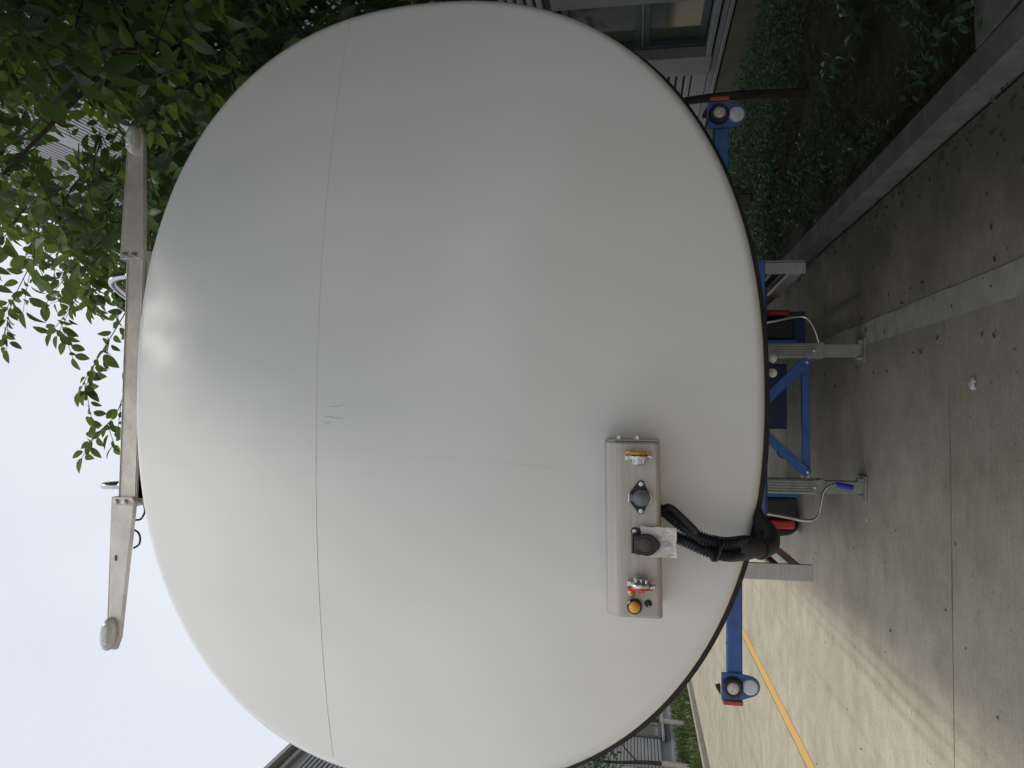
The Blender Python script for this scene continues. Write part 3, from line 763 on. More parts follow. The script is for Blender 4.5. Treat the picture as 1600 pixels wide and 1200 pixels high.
F.append(tuple(range(n))); F.append(tuple(reversed(range(3 * n, 4 * n))))
b.add(V, F); cbx = b.build('connection_box', m_steel, tr)
bb = bmesh.new(); bb.from_mesh(cbx.data); bmesh.ops.recalc_face_normals(bb, faces=bb.faces); bb.to_mesh(cbx.data); bb.free()
MB().box((xr + 0.003, 2.13, bxz(xr, 1.75)), (0.004, 0.19, 0.135), None, 0.001).build('end_plate', m_steel, cbx)
for zz in (1.788, 1.738): MB().lathe([(0.0085, 0), (0.0085, 0.003), (0.0065, 0.003), (0.0065, 0.010), (0, 0.010)], (xr + 0.005, 2.05, bxz(xr, zz)), (1, 0, 0), 6, smooth=False).build('bolt', m_zinc, cbx)
# air couplings
def coupling(x, z, s, colmat, name):
    y = FY - 0.030
    b = MB()
    b.tube(smooth_path([(x, FY + 0.01, z + 0.016), (x, FY - 0.012, z + 0.013), (x - s * 0.004, y, z + 0.006), (x, y - 0.002, z)], 5), 0.0095, 12, 0)
    b.lathe([(0, -0.018), (0.012, -0.018), (0.0155, -0.014), (0.016, -0.007), (0.022, -0.005), (0.0235, 0.0), (0.0235, 0.005), (0, 0.005)], (x, y, z), (s, 0, 0), 28, 0)
    for k in range(3): b.box((x - s * 0.009, y - 0.014 + k * 0.002, z - 0.012 + k * 0.011), (0.010, 0.008, 0.004), None, 0.001, 0, 1)
    b.box((x - s * 0.002, y + 0.004, z + 0.024), (0.012, 0.022, 0.010), None, 0.002, 0)
    b.box((x + s * 0.002, y - 0.006, z - 0.026), (0.006, 0.024, 0.012), Matrix.Rotation(0.3 * s, 3, 'Y'), 0.002, 0)
    # coloured face cover with hooks
    b.lathe([(0, 0.0052), (0.019, 0.0052), (0.0205, 0.007), (0.0205, 0.0105), (0.012, 0.012), (0.006, 0.0125), (0.0, 0.014)], (x, y, z), (s, 0, 0), 28, 1)
    b.box((x + s * 0.010, y, z + 0.021), (0.009, 0.016, 0.014), None, 0.002, 1)
    for dz in (0.002, -0.005): b.box((x + s * 0.0145, y - 0.008, z + dz), (0.006, 0.010, 0.0035), None, 0.001, 1)
    b.box((x + s * 0.0085, y - 0.004, z - 0.020), (0.006, 0.014, 0.012), None, 0.002, 1)
    cv = Vector((x, FY - 0.004, z)); b.v = [tuple(cv + (Vector(q) - cv) * 1.2) if q[1] < FY - 0.003 else q for q in b.v]
    return b.build(name, [m_zinc, colmat], cbx)
coupling(-0.103, bxz(-0.103, 1.737), 1, m_yellow, 'yellow_air_coupling')
coupling(-0.437, bxz(-0.437, 1.735), -1, m_red, 'red_air_coupling')
MB().lathe([(0.009, -0.004), (0.010, 0), (0.010, 0.008), (0.006, 0.012), (0.0, 0.012)], (-0.462, FY - 0.018, 1.757), (-1, 0, 0), 16).build('brass_nut', mat('brass', (0.45, 0.34, 0.14), 0.35, 0.9), cbx)
# round socket with grey spring lid
def rounded(pts_r, n=10):
    """convex outline round circles (x, z, r), counter-clockwise"""
    P = []
    for x, z, r in pts_r:
        for k in range(n * 2): P.append((x + r * math.cos(math.pi * k / n), z + r * math.sin(math.pi * k / n)))
    P = sorted(set((round(a, 6), round(c, 6)) for a, c in P))
    def half(ps):
        h = []
        for p in ps:
            while len(h) > 1 and (h[-1][0] - h[-2][0]) * (p[1] - h[-2][1]) - (h[-1][1] - h[-2][1]) * (p[0] - h[-2][0]) <= 0: h.pop()
            h.append(p)
        return h
    lo, up = half(P), half(P[::-1])
    return lo[:-1] + up[:-1]
sx_, sz_ = -0.212, bxz(-0.212, 1.731)
so = MB().prism(rounded([(sx_ - 0.036, sz_, 0.009), (sx_ + 0.036, sz_, 0.009), (sx_ - 0.012, sz_ + 0.022, 0.006), (sx_ + 0.012, sz_ + 0.022, 0.006), (sx_, sz_ - 0.004, 0.020)]), FY - 0.012, FY - 0.0035, 0, 0.0015)
so.lathe([(0.021, 0), (0.021, -0.016), (0.0, -0.016)], (sx_, FY - 0.008, sz_ - 0.001), (0, 1, 0), 28).build('trailer_socket', m_plast, cbx)
li = MB().lathe([(0.0215, 0), (0.0225, -0.003), (0.0215, -0.007), (0.018, -0.009), (0.0165, -0.0088), (0.016, -0.0105), (0, -0.012)], (sx_, FY - 0.0245, sz_ - 0.001), (0, 1, 0), 32)
li.box((sx_, FY - 0.028, sz_ + 0.024), (0.018, 0.007, 0.016), None, 0.002)
li.build('grey_socket_lid', m_grey, cbx)
MB().tube([(sx_ - 0.011, FY - 0.029, sz_ + 0.031), (sx_ + 0.011, FY - 0.029, sz_ + 0.031)], 0.0028, 8).tube(
    [(sx_ + 0.0235 * math.cos(a), FY - 0.024, sz_ - 0.0015 + 0.0255 * math.sin(a)) for a in [math.radians(235 + 70 * k / 12) for k in range(13)]], 0.0022, 8).build('lid_spring', m_chrome, cbx)
for s in (-1, 1): MB().lathe([(0.0065, 0), (0.0065, -0.006), (0.003, -0.0065), (0, -0.0065)], (sx_ + s * 0.036, FY - 0.012, sz_), (0, 1, 0), 6, smooth=False).build('bolt', m_zinc, cbx)
# black socket, lid hinged at the top
kx, kz = -0.333, bxz(-0.333, 1.722)
so = MB().prism(rounded([(kx + 0.030, kz + 0.027, 0.010), (kx - 0.026, kz + 0.020, 0.006), (kx - 0.024, kz - 0.026, 0.008), (kx + 0.014, kz - 0.018, 0.012)]), FY - 0.012, FY - 0.0035, 0, 0.0015)
so.build('black_socket', m_plast, cbx)
MB().prism(rounded([(kx - 0.021, kz + 0.024, 0.004), (kx + 0.021, kz + 0.024, 0.004), (kx, kz - 0.004, 0.029), (kx, kz - 0.024, 0.015)]), FY - 0.044, FY - 0.030, 0, 0.004).build('socket_cover', m_plast, cbx)
MB().lathe([(0.019, 0), (0.019, -0.002), (0.016, -0.0035), (0, -0.004)], (kx + 0.001, FY - 0.0435, kz - 0.001), (0, 1, 0), 28).box((kx + 0.001, FY - 0.045, kz + 0.018), (0.026, 0.003, 0.018), None, 0.001).build('faded_lid', m_brown, cbx)
MB().tube([(kx - 0.025, FY - 0.026, kz + 0.031), (kx + 0.025, FY - 0.026, kz + 0.031)], 0.0045, 10).build('lid_hinge', m_plast, cbx)
MB().lathe([(0.0065, 0), (0.0065, -0.006), (0.003, -0.0065), (0, -0.0065)], (kx + 0.031, FY - 0.012, kz + 0.028), (0, 1, 0), 6, smooth=False).build('bolt', m_zinc, cbx)
# yellow push button and small black lock
MB().lathe([(0.0, 0), (0.0195, 0), (0.0195, -0.018), (0.0175, -0.022), (0.0155, -0.021)], (-0.500, FY - 0.004, 1.748), (0, 1, 0), 32).build('button_collar', m_plast, cbx)
MB().lathe([(0.0155, -0.012), (0.0155, -0.021), (0.0135, -0.027), (0.009, -0.0315), (0.004, -0.0335), (0, -0.034)], (-0.500, FY - 0.004, 1.748), (0, 1, 0), 28).build('yellow_push_button', m_yellow, cbx)
MB().box((-0.488, FY - 0.024, 1.763), (0.010, 0.003, 0.004), Matrix.Rotation(0.6, 3, 'Y'), 0.001).build('collar_mark', m_paper, cbx)
MB().lathe([(0.0098, 0), (0.0098, -0.004), (0.008, -0.006), (0, -0.006)], (-0.493, FY - 0.004, 1.712), (0, 1, 0), 20).box((-0.4945, FY - 0.0112, 1.711), (0.002, 0.002, 0.007)).build('lock_barrel', m_plast, cbx)
MB().lathe([(0.0025, 0), (0.0025, -0.003), (0, -0.003)], (-0.4985, FY - 0.0095, 1.7105), (0, 1, 0), 8).build('lock_pin', m_zinc, cbx)

# corrugated conduits leaving the box and looping under the rim
def conduit(path, r, rib_len=0.0085):
    p = smooth_path(path, 40); q = [p[0]]; acc = 0
    for a, c in zip(p, p[1:]):
        d = (c - a).length; acc += d
        while acc >= rib_len / 4:
            acc -= rib_len / 4; q.append(c - (c - a).normalized() * acc)
    rads = [r + 0.0021 * (1, 0.8, -0.8, -1)[i % 4] for i in range(len(q))]
    return MB().tube(q, rads, 14, 0, True, False)
hz = [(-0.262, 2.155, 1.69), (-0.262, 2.135, 1.664), (-0.288, 2.105, 1.628), (-0.322, 2.092, 1.575), (-0.338, 2.10, 1.51), (-0.338, 2.135, 1.455), (-0.345, 2.20, 1.41), (-0.34, 2.30, 1.385), (-0.30, 2.42, 1.37)]
hose1 = conduit(hz, 0.0160).build('corrugated_conduit', m_conduit, tr)
hz = [(-0.325, 2.155, 1.69), (-0.325, 2.135, 1.660), (-0.336, 2.105, 1.615), (-0.358, 2.09, 1.56), (-0.372, 2.105, 1.50), (-0.373, 2.14, 1.45), (-0.372, 2.21, 1.405), (-0.36, 2.32, 1.385), (-0.30, 2.44, 1.375)]
conduit(hz, 0.0150).build('corrugated_conduit', m_conduit, tr)
# taped elbow
el = smooth_path([(-0.352, 2.135, 1.470), (-0.356, 2.15, 1.430), (-0.362, 2.18, 1.395), (-0.352, 2.215, 1.368), (-0.325, 2.25, 1.362), (-0.29, 2.30, 1.385), (-0.22, 2.40, 1.40)], 7)
MB().tube(el, [max(0.012, 0.027 - 0.0005 * max(0, i - 20)) + 0.002 * noise.noise(Vector((i * 0.7, 2, 3))) for i in range(len(el))], 16).build('taped_elbow', m_black, tr)
for f_, rr in ((12, 0.0300),): MB().tube([el[f_], el[f_] + (el[f_ + 1] - el[f_]).normalized() * 0.006], rr, 18).build('cable_tie', m_plast, tr)
MB().tube([(-0.353, 2.098, 1.535), (-0.354, 2.100, 1.528)], 0.036, 20).build('cable_tie', m_plast, tr)
MB().tube(smooth_path([(-0.262, 2.13, 1.676), (-0.245, 2.10, 1.655), (-0.27, 2.082, 1.622), (-0.31, 2.072, 1.58)], 8), [0.004] + [0.010] * 23 + [0.006], 10).build('tape_tail', m_black, tr)
MB().tube(smooth_path([(-0.22, 2.42, 1.372), (0.0, 2.44, 1.352), (0.15, 2.46, 1.350), (0.35, 2.46, 1.362)], 8), 0.009, 8).build('rim_cable', m_plast, tr)

# paper note tucked behind the black socket's lid
pm = MB(); V = []; F = []; nx, nz_ = 16, 20
for j in range(nz_ + 1):
    for i in range(nx + 1):
        u, v = i / nx, j / nz_
        x = -0.366 + 0.078 * u; z = 1.733 - 0.093 * v
        q = Vector((u * 4, v * 4, 3))
        d = (noise.noise(q) * 0.006 + abs(noise.noise(q * 2.3)) * 0.005) * (0.35 + v)
        V.append((x + noise.noise(q * 1.3 + Vector((5, 0, 0))) * 0.002, FY - 0.019 - 0.010 * v - d, z + noise.noise(q * 1.7) * 0.0025))
for j in range(nz_):
    for i in range(nx):
        a = j * (nx + 1) + i; F.append((a, a + 1, a + nx + 2, a + nx + 1))
pm.add(V, F, 0, False)
pn = pm.build('paper_note', m_paper)
sm_ = pn.modifiers.new('thick', 'SOLIDIFY'); sm_.thickness = 0.0006
tag(pn, 'creased white paper tucked behind the black socket lid on the box', 'paper')

# ------------------------------------------------------------------ litter on the ground
def crumple(name, loc, size, label, seed):
    b = bmesh.new(); bmesh.ops.create_icosphere(b, subdivisions=3, radius=1)
    for v in b.verts:
        n_ = noise.noise(v.co * 1.6 + Vector((seed, 0, 0))) * 0.5 + abs(noise.noise(v.co * 3.7 + Vector((seed, 3, 0)))) * 0.5
        v.co *= (0.75 + n_)
        v.co = Vector((v.co.x * size[0], v.co.y * size[1], max(0, v.co.z * size[2] + size[2] * 0.6)))
    o = MB().bm(b).build(name, mat('litter_white', (0.70, 0.71, 0.68), 0.7, scale=40)); o.location = loc
    return tag(o, label, 'litter')
crumple('paper_scrap', (0.199, 4.2, 0), (0.034, 0.026, 0.016), 'crumpled white scrap lying on the concrete in front of the legs', 1.7)
crumple('paper_scrap', (-0.752, 6.04, 0), (0.014, 0.010, 0.006), 'tiny white scrap lying beside the blue-gripped crank leg', 4.1)

# ------------------------------------------------------------------ foliage
def leaf_shape(L=1.0, W=0.55, curl=0.12, fold=0.12, n=5):
    """ovate leaf along +X, stem at origin, midrib folded"""
    V = []; F = []
    st = {7: [0.0, 0.07, 0.2, 0.38, 0.56, 0.74, 0.89, 1.0], 5: [0.0, 0.14, 0.36, 0.6, 0.83, 1.0], 3: [0, 0.3, 0.7, 1.0]}[n]
    for i, t in enumerate(st):
        w = W * 0.5 * (math.sin(math.pi * t ** 0.8) ** 0.85 if 0 < t < 1 else 0.0)
        zc = -curl * t * t
        if w == 0: V.append((t * L, 0, zc))
        else: V += [(t * L, -w, zc + fold * w * 1.6), (t * L, 0, zc), (t * L, w, zc + fold * w * 1.6)]
    idx = []; k = 0
    for i, t in enumerate(st):
        if 0 < t < 1: idx.append((k, k + 1, k + 2)); k += 3
        else: idx.append((k,)); k += 1
    for a, c in zip(idx, idx[1:]):
        if len(a) == 1: F += [(a[0], c[0], c[1]), (a[0], c[1], c[2])]
        elif len(c) == 1: F += [(a[0], c[0], a[1]), (a[1], c[0], a[2])]
        else: F += [(a[0], c[0], c[1], a[1]), (a[1], c[1], c[2], a[2])]
    return [Vector(v) for v in V], F
LEAF_HI = [leaf_shape(1, w, c, f, 7) for w, c, f in ((0.52, 0.10, 0.25), (0.60, 0.22, 0.15), (0.46, 0.05, 0.35), (0.56, 0.30, 0.3))]
LEAF_LO = [leaf_shape(1, w, c, f, 3) for w, c, f in ((0.55, 0.12, 0.25), (0.48, 0.25, 0.2))]
LEAF_MD = [leaf_shape(1, w, c, f, 5) for w, c, f in ((0.55, 0.12, 0.25), (0.48, 0.25, 0.2))]
def leaf_frame(p, d, up, size):
    d = d.normalized(); y = up.cross(d)
    if y.length < 1e-3: y = Vector((1, 0, 0)).cross(d)
    y.normalize(); z = d.cross(y)
    m = Matrix((d, y, z)).transposed().to_4x4()
    return Matrix.Translation(p) @ m @ Matrix.Scale(size, 4)

def twig_leaves(path, size, out, rng, spacing=0.045, side=0.9):
    """leaves set alternately along a twig; appends (matrix, twig point)"""
    L = 0; k = 0; nxt = 0.0
    for a, c in zip(path, path[1:]):
        seg = (c - a).length; t = c - a; t.normalize()
        while nxt <= L + seg:
            p = a + t * (nxt - L)
            s = 1 if k % 2 else -1
            perp = t.cross(Vector((0, 0, 1)));
            if perp.length < 0.1: perp = Vector((1, 0, 0))
            perp.normalize()
            perp = Matrix.Rotation(rng.uniform(-1.0, 1.0), 3, t) @ perp
            d = (t * rng.uniform(0.3, 0.9) + perp * s * side + Vector((0, 0, -1)) * rng.uniform(0.1, 0.7)).normalized()
            up = (Vector((0, 0, 1)) + Vector((rng.uniform(-.7, .7), rng.uniform(-.7, .7), 0))).normalized()
            out.append((leaf_frame(p + d * size * 0.18, d, up, size * rng.uniform(0.65, 1.2)), p))
            k += 1; nxt += spacing * rng.uniform(0.7, 1.3)
        L += seg
    d = (path[-1] - path[-2]).normalized() + Vector((0, 0, -.2))
    out.append((leaf_frame(path[-1], d, Vector((rng.uniform(-.4, .4), 0, 1)), size), path[-1]))

def in_tank_view(p):
    """would a leaf at p hang between the camera and the tank (none does)"""
    w = p - Vector((0, 0, CAMH))
    if p.y < 0.3: return False
    r = pix(p)
    if r and r[1] < -60: return False     # overhead, out of view
    if p.y < 2.5 and r and r[0] < 1260: return True
    if p.y > 2.25: # inside or touching the tank itself
        if rho_of(p.x - DRIFT * (p.y - YR), p.z) < 1.12 and p.y < 11.5: return True
        if p.y > 2.5: return False
    s = YR / w.y
    q = Vector((0, 0, CAMH)) + w * s
    return rho_of(q.x, q.z) < 1.05 or (q.z > 3.2 and q.x < 1.25)
def clear_sky(p):
    """open sky left of the crowns"""
    r = pix(p)
    if not r: return False
    x, y, z = r
    return x < 1000 and y < 420 and x < 700 + 0.22 * y + 45 * noise.noise(Vector((y * 0.012, z * 0.3, 1)))

def facade_gap(p, rng):
    r = pix(p)
    if not r: return False
    e = ((r[0] - 990) / 62) ** 2 + ((r[1] - 105) / 120) ** 2
    return e < 1 and rng.random() < 0.85
def build_tree(name, label, base, crown, n_twigs, size, seed, group, sprigs=(), limbs=5, top_r=0.045, keep=300, matn=None, young=0, h_fork=2.3, spacing=0.05, tl=(0.35, 0.7)):
    rng = random.Random(seed)
    t = thing(name, label, 'tree', base, group)
    base = Vector(base); cc = Vector(crown[0]); cr_ = Vector(crown[1])
    fork = base + Vector((rng.uniform(-.1, .1), rng.uniform(-.1, .1), h_fork))
    tp = smooth_path([base + Vector((0, 0, -0.1)), base + Vector((0.02, 0.01, h_fork * .35)), base + Vector((-0.03, 0.03, h_fork * .7)), fork], 6)
    top = cc + Vector((0, 0, cr_.z * 0.6))
    tp2 = smooth_path([fork, fork.lerp(top, 0.5) + Vector((rng.uniform(-.15, .15), rng.uniform(-.15, .15), 0)), top], 6)[1:]
    allp = tp + tp2
    MB().tube(allp, [top_r * (1.25 if i == 0 else 1) * (1 - 0.85 * i / len(allp)) + 0.006 for i in range(len(allp))], 10).build('trunk', m_trunk, t)
    tips = []
    for k in range(limbs):
        a = 2 * math.pi * k / limbs + rng.uniform(-.4, .4); st = allp[int(len(tp) * 0.9) + int(rng.random() * len(tp2) * 0.5)]
        e = cc + Vector((math.cos(a) * cr_.x * 0.7, math.sin(a) * cr_.y * 0.7, rng.uniform(-.5, .6) * cr_.z))
        if in_tank_view(e): continue
        mid = st.lerp(e, 0.5) + Vector((0, 0, rng.uniform(0.05, 0.35)))
        pth = smooth_path([st, mid, e], 6); tips += pth[3:]
        if any(in_tank_view(p) for p in pth): continue
        MB().tube(pth, [0.024 * (1 - 0.75 * i / len(pth)) + 0.003 for i in range(len(pth))], 7).build('limb', m_trunk, t)
    leaves = []; tw = MB()
    cnt = 0; tries = 0
    while cnt < n_twigs and tries < n_twigs * 6:
        tries += 1
        v = Vector((rng.gauss(0, 1), rng.gauss(0, 1), rng.gauss(0, 1))).normalized() * (rng.random() ** 0.45)
        c = cc + Vector((v.x * cr_.x, v.y * cr_.y, v.z * cr_.z))
        if noise.noise(c * 0.9 + Vector((seed, 0, 0))) < -0.16: continue
        o = (c - cc); o.z *= 0.4
        d = (o.normalized() * 0.6 + Vector((rng.uniform(-1, 1), rng.uniform(-1, 1), rng.uniform(-.7, .3)))).normalized()
        L = rng.uniform(*tl)
        pth = [c + d * (L * i / 4) + Vector((0, 0, -0.16 * L * (i / 4) ** 2)) for i in range(5)]
        if any(in_tank_view(p) for p in pth) or clear_sky(pth[2]) or clear_sky(pth[4]) or facade_gap(pth[2], rng): continue
        cnt += 1
        tw.tube(pth, [0.004 - 0.0006 * i for i in range(5)], 4, 0, False)
        twig_leaves(pth, size, leaves, rng, spacing)
    yl = []
    for sp, r0, ls, spc, yg in sprigs:
        p = smooth_path(sp, 6)
        # joined back to the tree by its own branch
        root = min(allp, key=lambda q: (q - Vector(sp[0])).length)
        bp = smooth_path([root, root.lerp(Vector(sp[0]), 0.5) + Vector((0.1, 0.1, 0.35)), Vector(sp[0])], 5)
        if not any(in_tank_view(q) for q in bp): tw.tube(bp, [r0 * 2.2 - r0 * 1.0 * i / len(bp) for i in range(len(bp))], 6, 0, False)
        tw.tube(p, [r0 * (1 - 0.7 * i / len(p)) for i in range(len(p))], 6, 0, False)
        if ls: twig_leaves(p, ls, yl if yg else leaves, rng, spc)
        if ls and not yg:
            for q in range(3, len(p) - 2, 4):
                dd = (p[q + 1] - p[q]).normalized(); sd = (dd + Vector((rng.uniform(-.9, .9), rng.uniform(-.6, .6), rng.uniform(-.9, .5)))).normalized()
                LL = rng.uniform(.15, .34); pp = [p[q] + sd * (LL * i / 3) + Vector((0, 0, -.1 * LL * i / 3)) for i in range(4)]
                tw.tube(pp, 0.003, 4, 0, False); twig_leaves(pp, ls, leaves, rng, spc)
    twigs = tw.build('twigs', m_twig, t); twigs['kind'] = 'stuff'
    leaves = [q for q in leaves if not in_tank_view(q[0].translation)]
    yl = [q for q in yl if not in_tank_view(q[0].translation)]
    def rank(q):
        r = pix(q[0].translation)
        if not r or not (-20 < r[0] < 1220 and -20 < r[1] < 900): return 1e9
        return r[2] / q[0].to_scale().x
    leaves.sort(key=rank)
    nk = max(0, keep - len(yl))
    single = [q for q in leaves[:nk] if rank(q) < 1e8]; rest = leaves[len(single):]
    cb_ = MB()
    for i, (m, _) in enumerate(rest):
        LV, LF = (LEAF_MD if keep and rank((m, _)) < 1e8 else LEAF_LO)[i % 2]
        cb_.add([m @ v for v in LV], LF, 0, True)
    crown_o = cb_.build('crown', m_leaf, t); crown_o['kind'] = 'stuff'
    for q, mm in [(q, m_leafn if (young and i % 3 == 0) else m_leaf) for i, q in enumerate(single)] + [(q, m_leafn) for q in yl]:
        o = bpy.data.objects.new('leaf', LEAFMESH[(mm.name, rng.randrange(4))]); COL.objects.link(o)
        o.parent = crown_o; o.matrix_basis = q[0]
    return t
LEAFMESH = {}
for mm in (m_leaf, m_leafn):
    for k, (LV, LF) in enumerate(LEAF_HI):
        me = bpy.data.meshes.new('leaf'); me.from_pydata(LV, [], LF); me.materials.append(mm); me.update()
        me.polygons.foreach_set('use_smooth', [True] * len(me.polygons)); LEAFMESH[(mm.name, k)] = me

near_sprigs = [
    ([(1.95, 3.1, 3.30), (1.623, 3.1, 3.705), (1.452, 3.1, 3.896), (1.319, 3.1, 3.99)], 0.004, 0.085, 0.030, True),
    ([(1.90, 2.95, 3.80), (1.62, 2.9, 3.875), (1.613, 2.9, 4.113), (1.582, 2.9, 4.305)], 0.004, 0.10, 0.038, True),
    ([(1.966, 3.4, 4.374), (1.731, 3.4, 4.702), (1.501, 3.4, 4.922), (1.389, 3.4, 5.112), (1.30, 3.45, 5.3)], 0.012, 0.0, 0.05, False),
    ([(1.90, 3.1, 4.42), (1.797, 3.1, 4.417), (1.632, 3.1, 4.306), (1.411, 3.1, 4.263)], 0.004, 0.095, 0.04, True),
    ([(1.92, 2.9, 4.40), (1.76, 2.9, 4.511), (1.66, 2.9, 4.574), (1.558, 2.9, 4.619)], 0.004, 0.095, 0.04, True),
    ([(2.293, 3.6, 5.3), (2.26, 3.6, 4.814), (2.299, 3.6, 4.302)], 0.010, 0.0, 0.05, False),
    ([(2.6, 3.8, 3.45), (2.32, 3.8, 3.611), (2.018, 3.8, 3.756)], 0.009, 0.0, 0.05, False)]
far_sprigs = [
    ([(0.9, 5.2, 5.55), (0.415, 5.2, 5.634), (0.015, 5.2, 5.729), (-0.188, 5.2, 5.916), (-0.366, 5.2, 6.033)], 0.006, 0.125, 0.042, False),
    ([(1.2, 5.2, 5.55), (0.869, 5.2, 5.651), (0.517, 5.2, 5.861), (0.264, 5.2, 6.02), (0.152, 5.2, 6.072)], 0.006, 0.125, 0.042, False),
    ([(1.5, 5.4, 5.9), (1.171, 5.4, 6.133), (0.856, 5.4, 6.357), (0.645, 5.4, 6.527)], 0.006, 0.12, 0.042, False),
    ([(1.7, 5.4, 6.5), (1.345, 5.4, 6.679), (0.917, 5.4, 6.903), (0.647, 5.4, 6.964)], 0.006, 0.12, 0.042, False),
    ([(1.6, 5.0, 5.75), (1.279, 5.0, 5.708), (1.032, 5.0, 5.643), (0.836, 5.0, 5.592)], 0.006, 0.115, 0.04, False),
    ([(1.6, 5.2, 6.1), (1.3, 5.2, 6.05), (1.05, 5.2, 5.98), (0.80, 5.2, 6.02)], 0.006, 0.12, 0.042, False)]
GT = 'row of trees in the planting bed'
build_tree('broadleaf_tree', 'nearest broadleaf tree with bright young leaves hanging over the upper lamp arm', (3.25, 4.35, 0.05), ((2.75, 4.2, 5.0), (2.1, 1.7, 2.0)), 950, 0.118, 11, GT, near_sprigs, 6, young=1, spacing=0.045)
build_tree('broadleaf_tree', 'broadleaf tree with thin dark trunk behind the shaded marker lamp, twigs against the sky', (3.27, 7.65, 0.05), ((2.7, 7.0, 5.6), (2.3, 2.2, 2.6)), 1250, 0.12, 12, GT, far_sprigs, 8, spacing=0.05)
build_tree('broadleaf_tree', 'farthest broadleaf tree of the row, its trunk low beside the tank rim', (3.27, 10.94, 0.05), ((2.9, 10.8, 5.2), (2.4, 2.0, 3.0)), 800, 0.125, 13, GT, (), 6, 0.07, keep=0, spacing=0.06)
build_tree('broadleaf_tree', 'unseen broadleaf tree beside the camera, added to shade the kerb side', (3.27, 1.05, 0.05), ((3.1, 1.0, 5.0), (2.6, 1.9, 1.5)), 2000, 0.15, 14, GT, (), 6, keep=0, spacing=0.06)  # out of view; crown sized and placed to shade the right side
build_tree('broadleaf_tree', 'unseen broadleaf tree behind the camera, added for shade and reflection in the tank', (3.2, -2.25, 0.05), ((2.8, -2.0, 5.2), (2.5, 2.0, 1.8)), 1300, 0.16, 15, GT, (), 6, keep=0, spacing=0.07)  # out of view; put in to block sky light and reflect in the tank

# young limewashed trees on the far verge
def verge_tree(x, y, h, seed, label):
    rng = random.Random(seed)
    t = thing('verge_tree', label, 'tree', (x, y, 0), 'young trees on the far verge')
    p = smooth_path([(x, y, 0), (x + 0.05, y, h * .3), (x - 0.03, y, h * .6), (x + 0.1, y, h)], 5)
    MB().tube(p, [0.075 * (1 - 0.8 * i / len(p)) for i in range(len(p))], 9).build('trunk', m_trunk, t)
    MB().tube([(x, y, 0), (x + 0.03, y, 0.5), (x + 0.05, y, 0.95)], [0.085, 0.080, 0.078], 10).build('limewash_band', m_lime, t)
    for k in range(5):
        a = rng.uniform(0, 6.28); z0 = h * rng.uniform(.35, .7)
        MB().tube(smooth_path([(x, y, z0), (x + math.cos(a) * .5, y + math.sin(a) * .5, z0 + .5), (x + math.cos(a) * 1.1, y + math.sin(a) * 1.1, z0 + .8)], 4), 0.018, 6).build('limb', m_trunk, t)
    b = MB()
    for k in range(900):
        v = Vector((rng.gauss(0, 1), rng.gauss(0, 1), rng.gauss(0, 1))).normalized() * rng.random() ** .4
        c = Vector((x, y, h * 0.82)) + Vector((v.x * 1.5, v.y * 1.5, v.z * 1.25))
        if noise.noise(c * 1.4) < -0.12: continue
        m = leaf_frame(c, Vector((rng.uniform(-1, 1), rng.uniform(-1, 1), rng.uniform(-.8, .3))), Vector((rng.uniform(-.5, .5), rng.uniform(-.5, .5), 1)), rng.uniform(.12, .22))
        LV, LF = LEAF_LO[k % 2]; b.add([m @ q for q in LV], LF)
    b.build('crown', m_leaf, t)['kind'] = 'stuff'
verge_tree(-9.33, 23.6, 3.9, 1, 'young limewashed verge tree close beside the tank rim')
verge_tree(-9.72, 21.6, 4.2, 2, 'young limewashed verge tree at the lower picture edge')

def scatter(name, m, n, fn, size, label, cat, seed, lo=LEAF_LO):
    rng = random.Random(seed); b = MB()
    for k in range(n):
        r = fn(rng)
        if r is None: continue
        p, d, up = r; mm = leaf_frame(p, d, up, size * rng.uniform(0.6, 1.4)); LV, LF = lo[k % len(lo)]
        b.add([mm @ q for q in LV], LF)
    return tag(b.build(name, m), label, cat, kind='stuff')
def gc(rng):
    y = rng.uniform(4.5, 17); x = rng.uniform(1.85, 4.98)
    edge = max(1.9, 4.0 - 1.0 * (y - 7.2)) + 0.35 * noise.noise(Vector((y * 0.9, 3, 1)))
    if x < edge: return None
    h = 0.10 + min(0.22, (x - edge) * 0.5) * (0.7 + 0.5 * noise.noise(Vector((x * 2, y * 2, 7))))
    z = 0.08 + h * rng.random() ** 0.4
    return Vector((x, y, z)), Vector((rng.uniform(-1, 1), rng.uniform(-1, 1), rng.uniform(-.1, .9))), Vector((rng.uniform(-.6, .6), rng.uniform(-.6, .6), 1))
scatter('ground_cover', m_cover, 30000, gc, 0.05, 'dense low green ground cover along the building plinth', 'ground cover', 21)
def dl(rng):
    y = rng.uniform(2.6, 14); x = 1.8 + 2.2 * rng.random()
    if noise.noise(Vector((x * 1.3, y * 1.3, 4))) < -0.1: return None
    return Vector((x, y, 0.10 + 0.03 * rng.random() + 0.05 * noise.noise(Vector((x, y, 0))))), Vector((rng.uniform(-1, 1), rng.uniform(-1, 1), rng.uniform(-.2, .35))), Vector((rng.uniform(-.5, .5), rng.uniform(-.5, .5), 1))
scatter('dead_leaves', m_dry, 4200, dl, 0.055, 'brown dead leaves and twigs littering the soil of the bed', 'leaf litter', 22)
def wd_(rng):
    y = rng.uniform(3.0, 13); x = rng.uniform(1.85, 3.5)
    if noise.noise(Vector((x * 1.1, y * 0.8, 9))) < -0.08: return None
    return Vector((x, y, 0.1 + 0.10 * rng.random())), Vector((rng.uniform(-1, 1), rng.uniform(-1, 1), rng.uniform(.1, 1))), Vector((rng.uniform(-.6, .6), rng.uniform(-.6, .6), 1))
scatter('weeds', m_shrub, 6000, wd_, 0.06, 'patchy dark green weeds growing in the bed', 'weeds', 23)
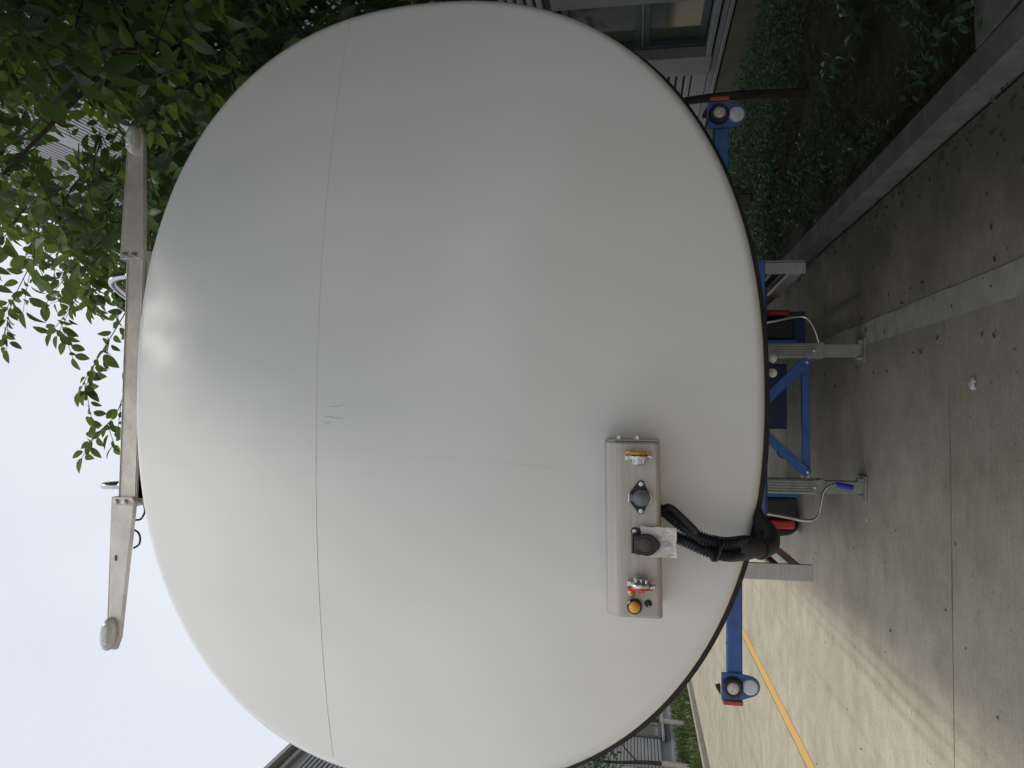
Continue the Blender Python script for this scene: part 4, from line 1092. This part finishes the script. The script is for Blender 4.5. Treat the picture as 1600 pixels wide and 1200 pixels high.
def gr(rng):
    y = rng.uniform(14, 40); x = rng.uniform(-11.8, -8.25)
    return Vector((x, y, 0.05)), Vector((rng.uniform(-.5, .5), rng.uniform(-.5, .5), 1)), Vector((rng.uniform(-1, 1), rng.uniform(-1, 1), .2))
GB = [leaf_shape(1, 0.22, 0.2, 0.1, 3)]
scatter('verge_grass', m_grass, 9000, gr, 0.22, 'green grass on the verge before the grey factory', 'grass', 24, GB)
def gt(rng):
    y = rng.uniform(2.8, 13); x = 1.61 - abs(rng.gauss(0, 0.10)) if rng.random() < .7 else rng.uniform(0.2, 1.6)
    return Vector((x, y, 0.004 + 0.006 * rng.random())), Vector((rng.uniform(-1, 1), rng.uniform(-1, 1), rng.uniform(-.02, .12))), Vector((rng.uniform(-.3, .3), rng.uniform(-.3, .3), 1))
scatter('gutter_litter', m_dry, 520, gt, 0.035, 'dry leaf scraps gathered along the foot of the kerb', 'leaf litter', 25)
def gs(rng):
    y = rng.uniform(3.2, 12); x = rng.uniform(-3.6, 0.4)
    return Vector((x, y, 0.003)), Vector((rng.uniform(-1, 1), rng.uniform(-1, 1), .05)), Vector((0, 0, 1))
scatter('yard_specks', m_dry, 110, gs, 0.022, 'small dark leaf scraps and specks strewn on the concrete', 'leaf litter', 26)

# broad-leaved shrub in the bed
sh = thing('broadleaf_shrub', 'low shrub with long drooping leaves in the planting bed', 'shrub', (2.75, 5.5, 0.08))
rng = random.Random(31); st = MB(); lv = []
for k in range(9):
    a = rng.uniform(0, 6.28); L = rng.uniform(0.25, 0.5)
    p0 = Vector((2.75, 5.5, 0.08)); p1 = p0 + Vector((math.cos(a) * 0.16, math.sin(a) * 0.2, L * 0.6)); p2 = p0 + Vector((math.cos(a) * 0.36, math.sin(a) * 0.4, L * 0.9))
    p = smooth_path([p0, p1, p2], 5); st.tube(p, 0.005, 5)
    twig_leaves(p[2:], 0.14, lv, rng, 0.05)
stems = st.build('stems', m_twig, sh)
smesh = []
for k, (LV, LF) in enumerate(LEAF_HI):
    me = bpy.data.meshes.new('leaf'); me.from_pydata([(v.x, v.y * 0.75, v.z) for v in LV], [], LF); me.materials.append(m_shrub); me.update(); smesh.append(me)
for i, (m_, _) in enumerate(lv):
    o = bpy.data.objects.new('leaf', smesh[i % 4]); COL.objects.link(o); o.parent = stems; o.matrix_basis = m_
# concrete pad set behind the kerb
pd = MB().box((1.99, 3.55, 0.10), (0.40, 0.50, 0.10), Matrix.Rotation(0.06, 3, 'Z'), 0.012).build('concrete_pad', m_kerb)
tag(pd, 'small concrete pad set behind the kerb at the picture corner', 'concrete block')
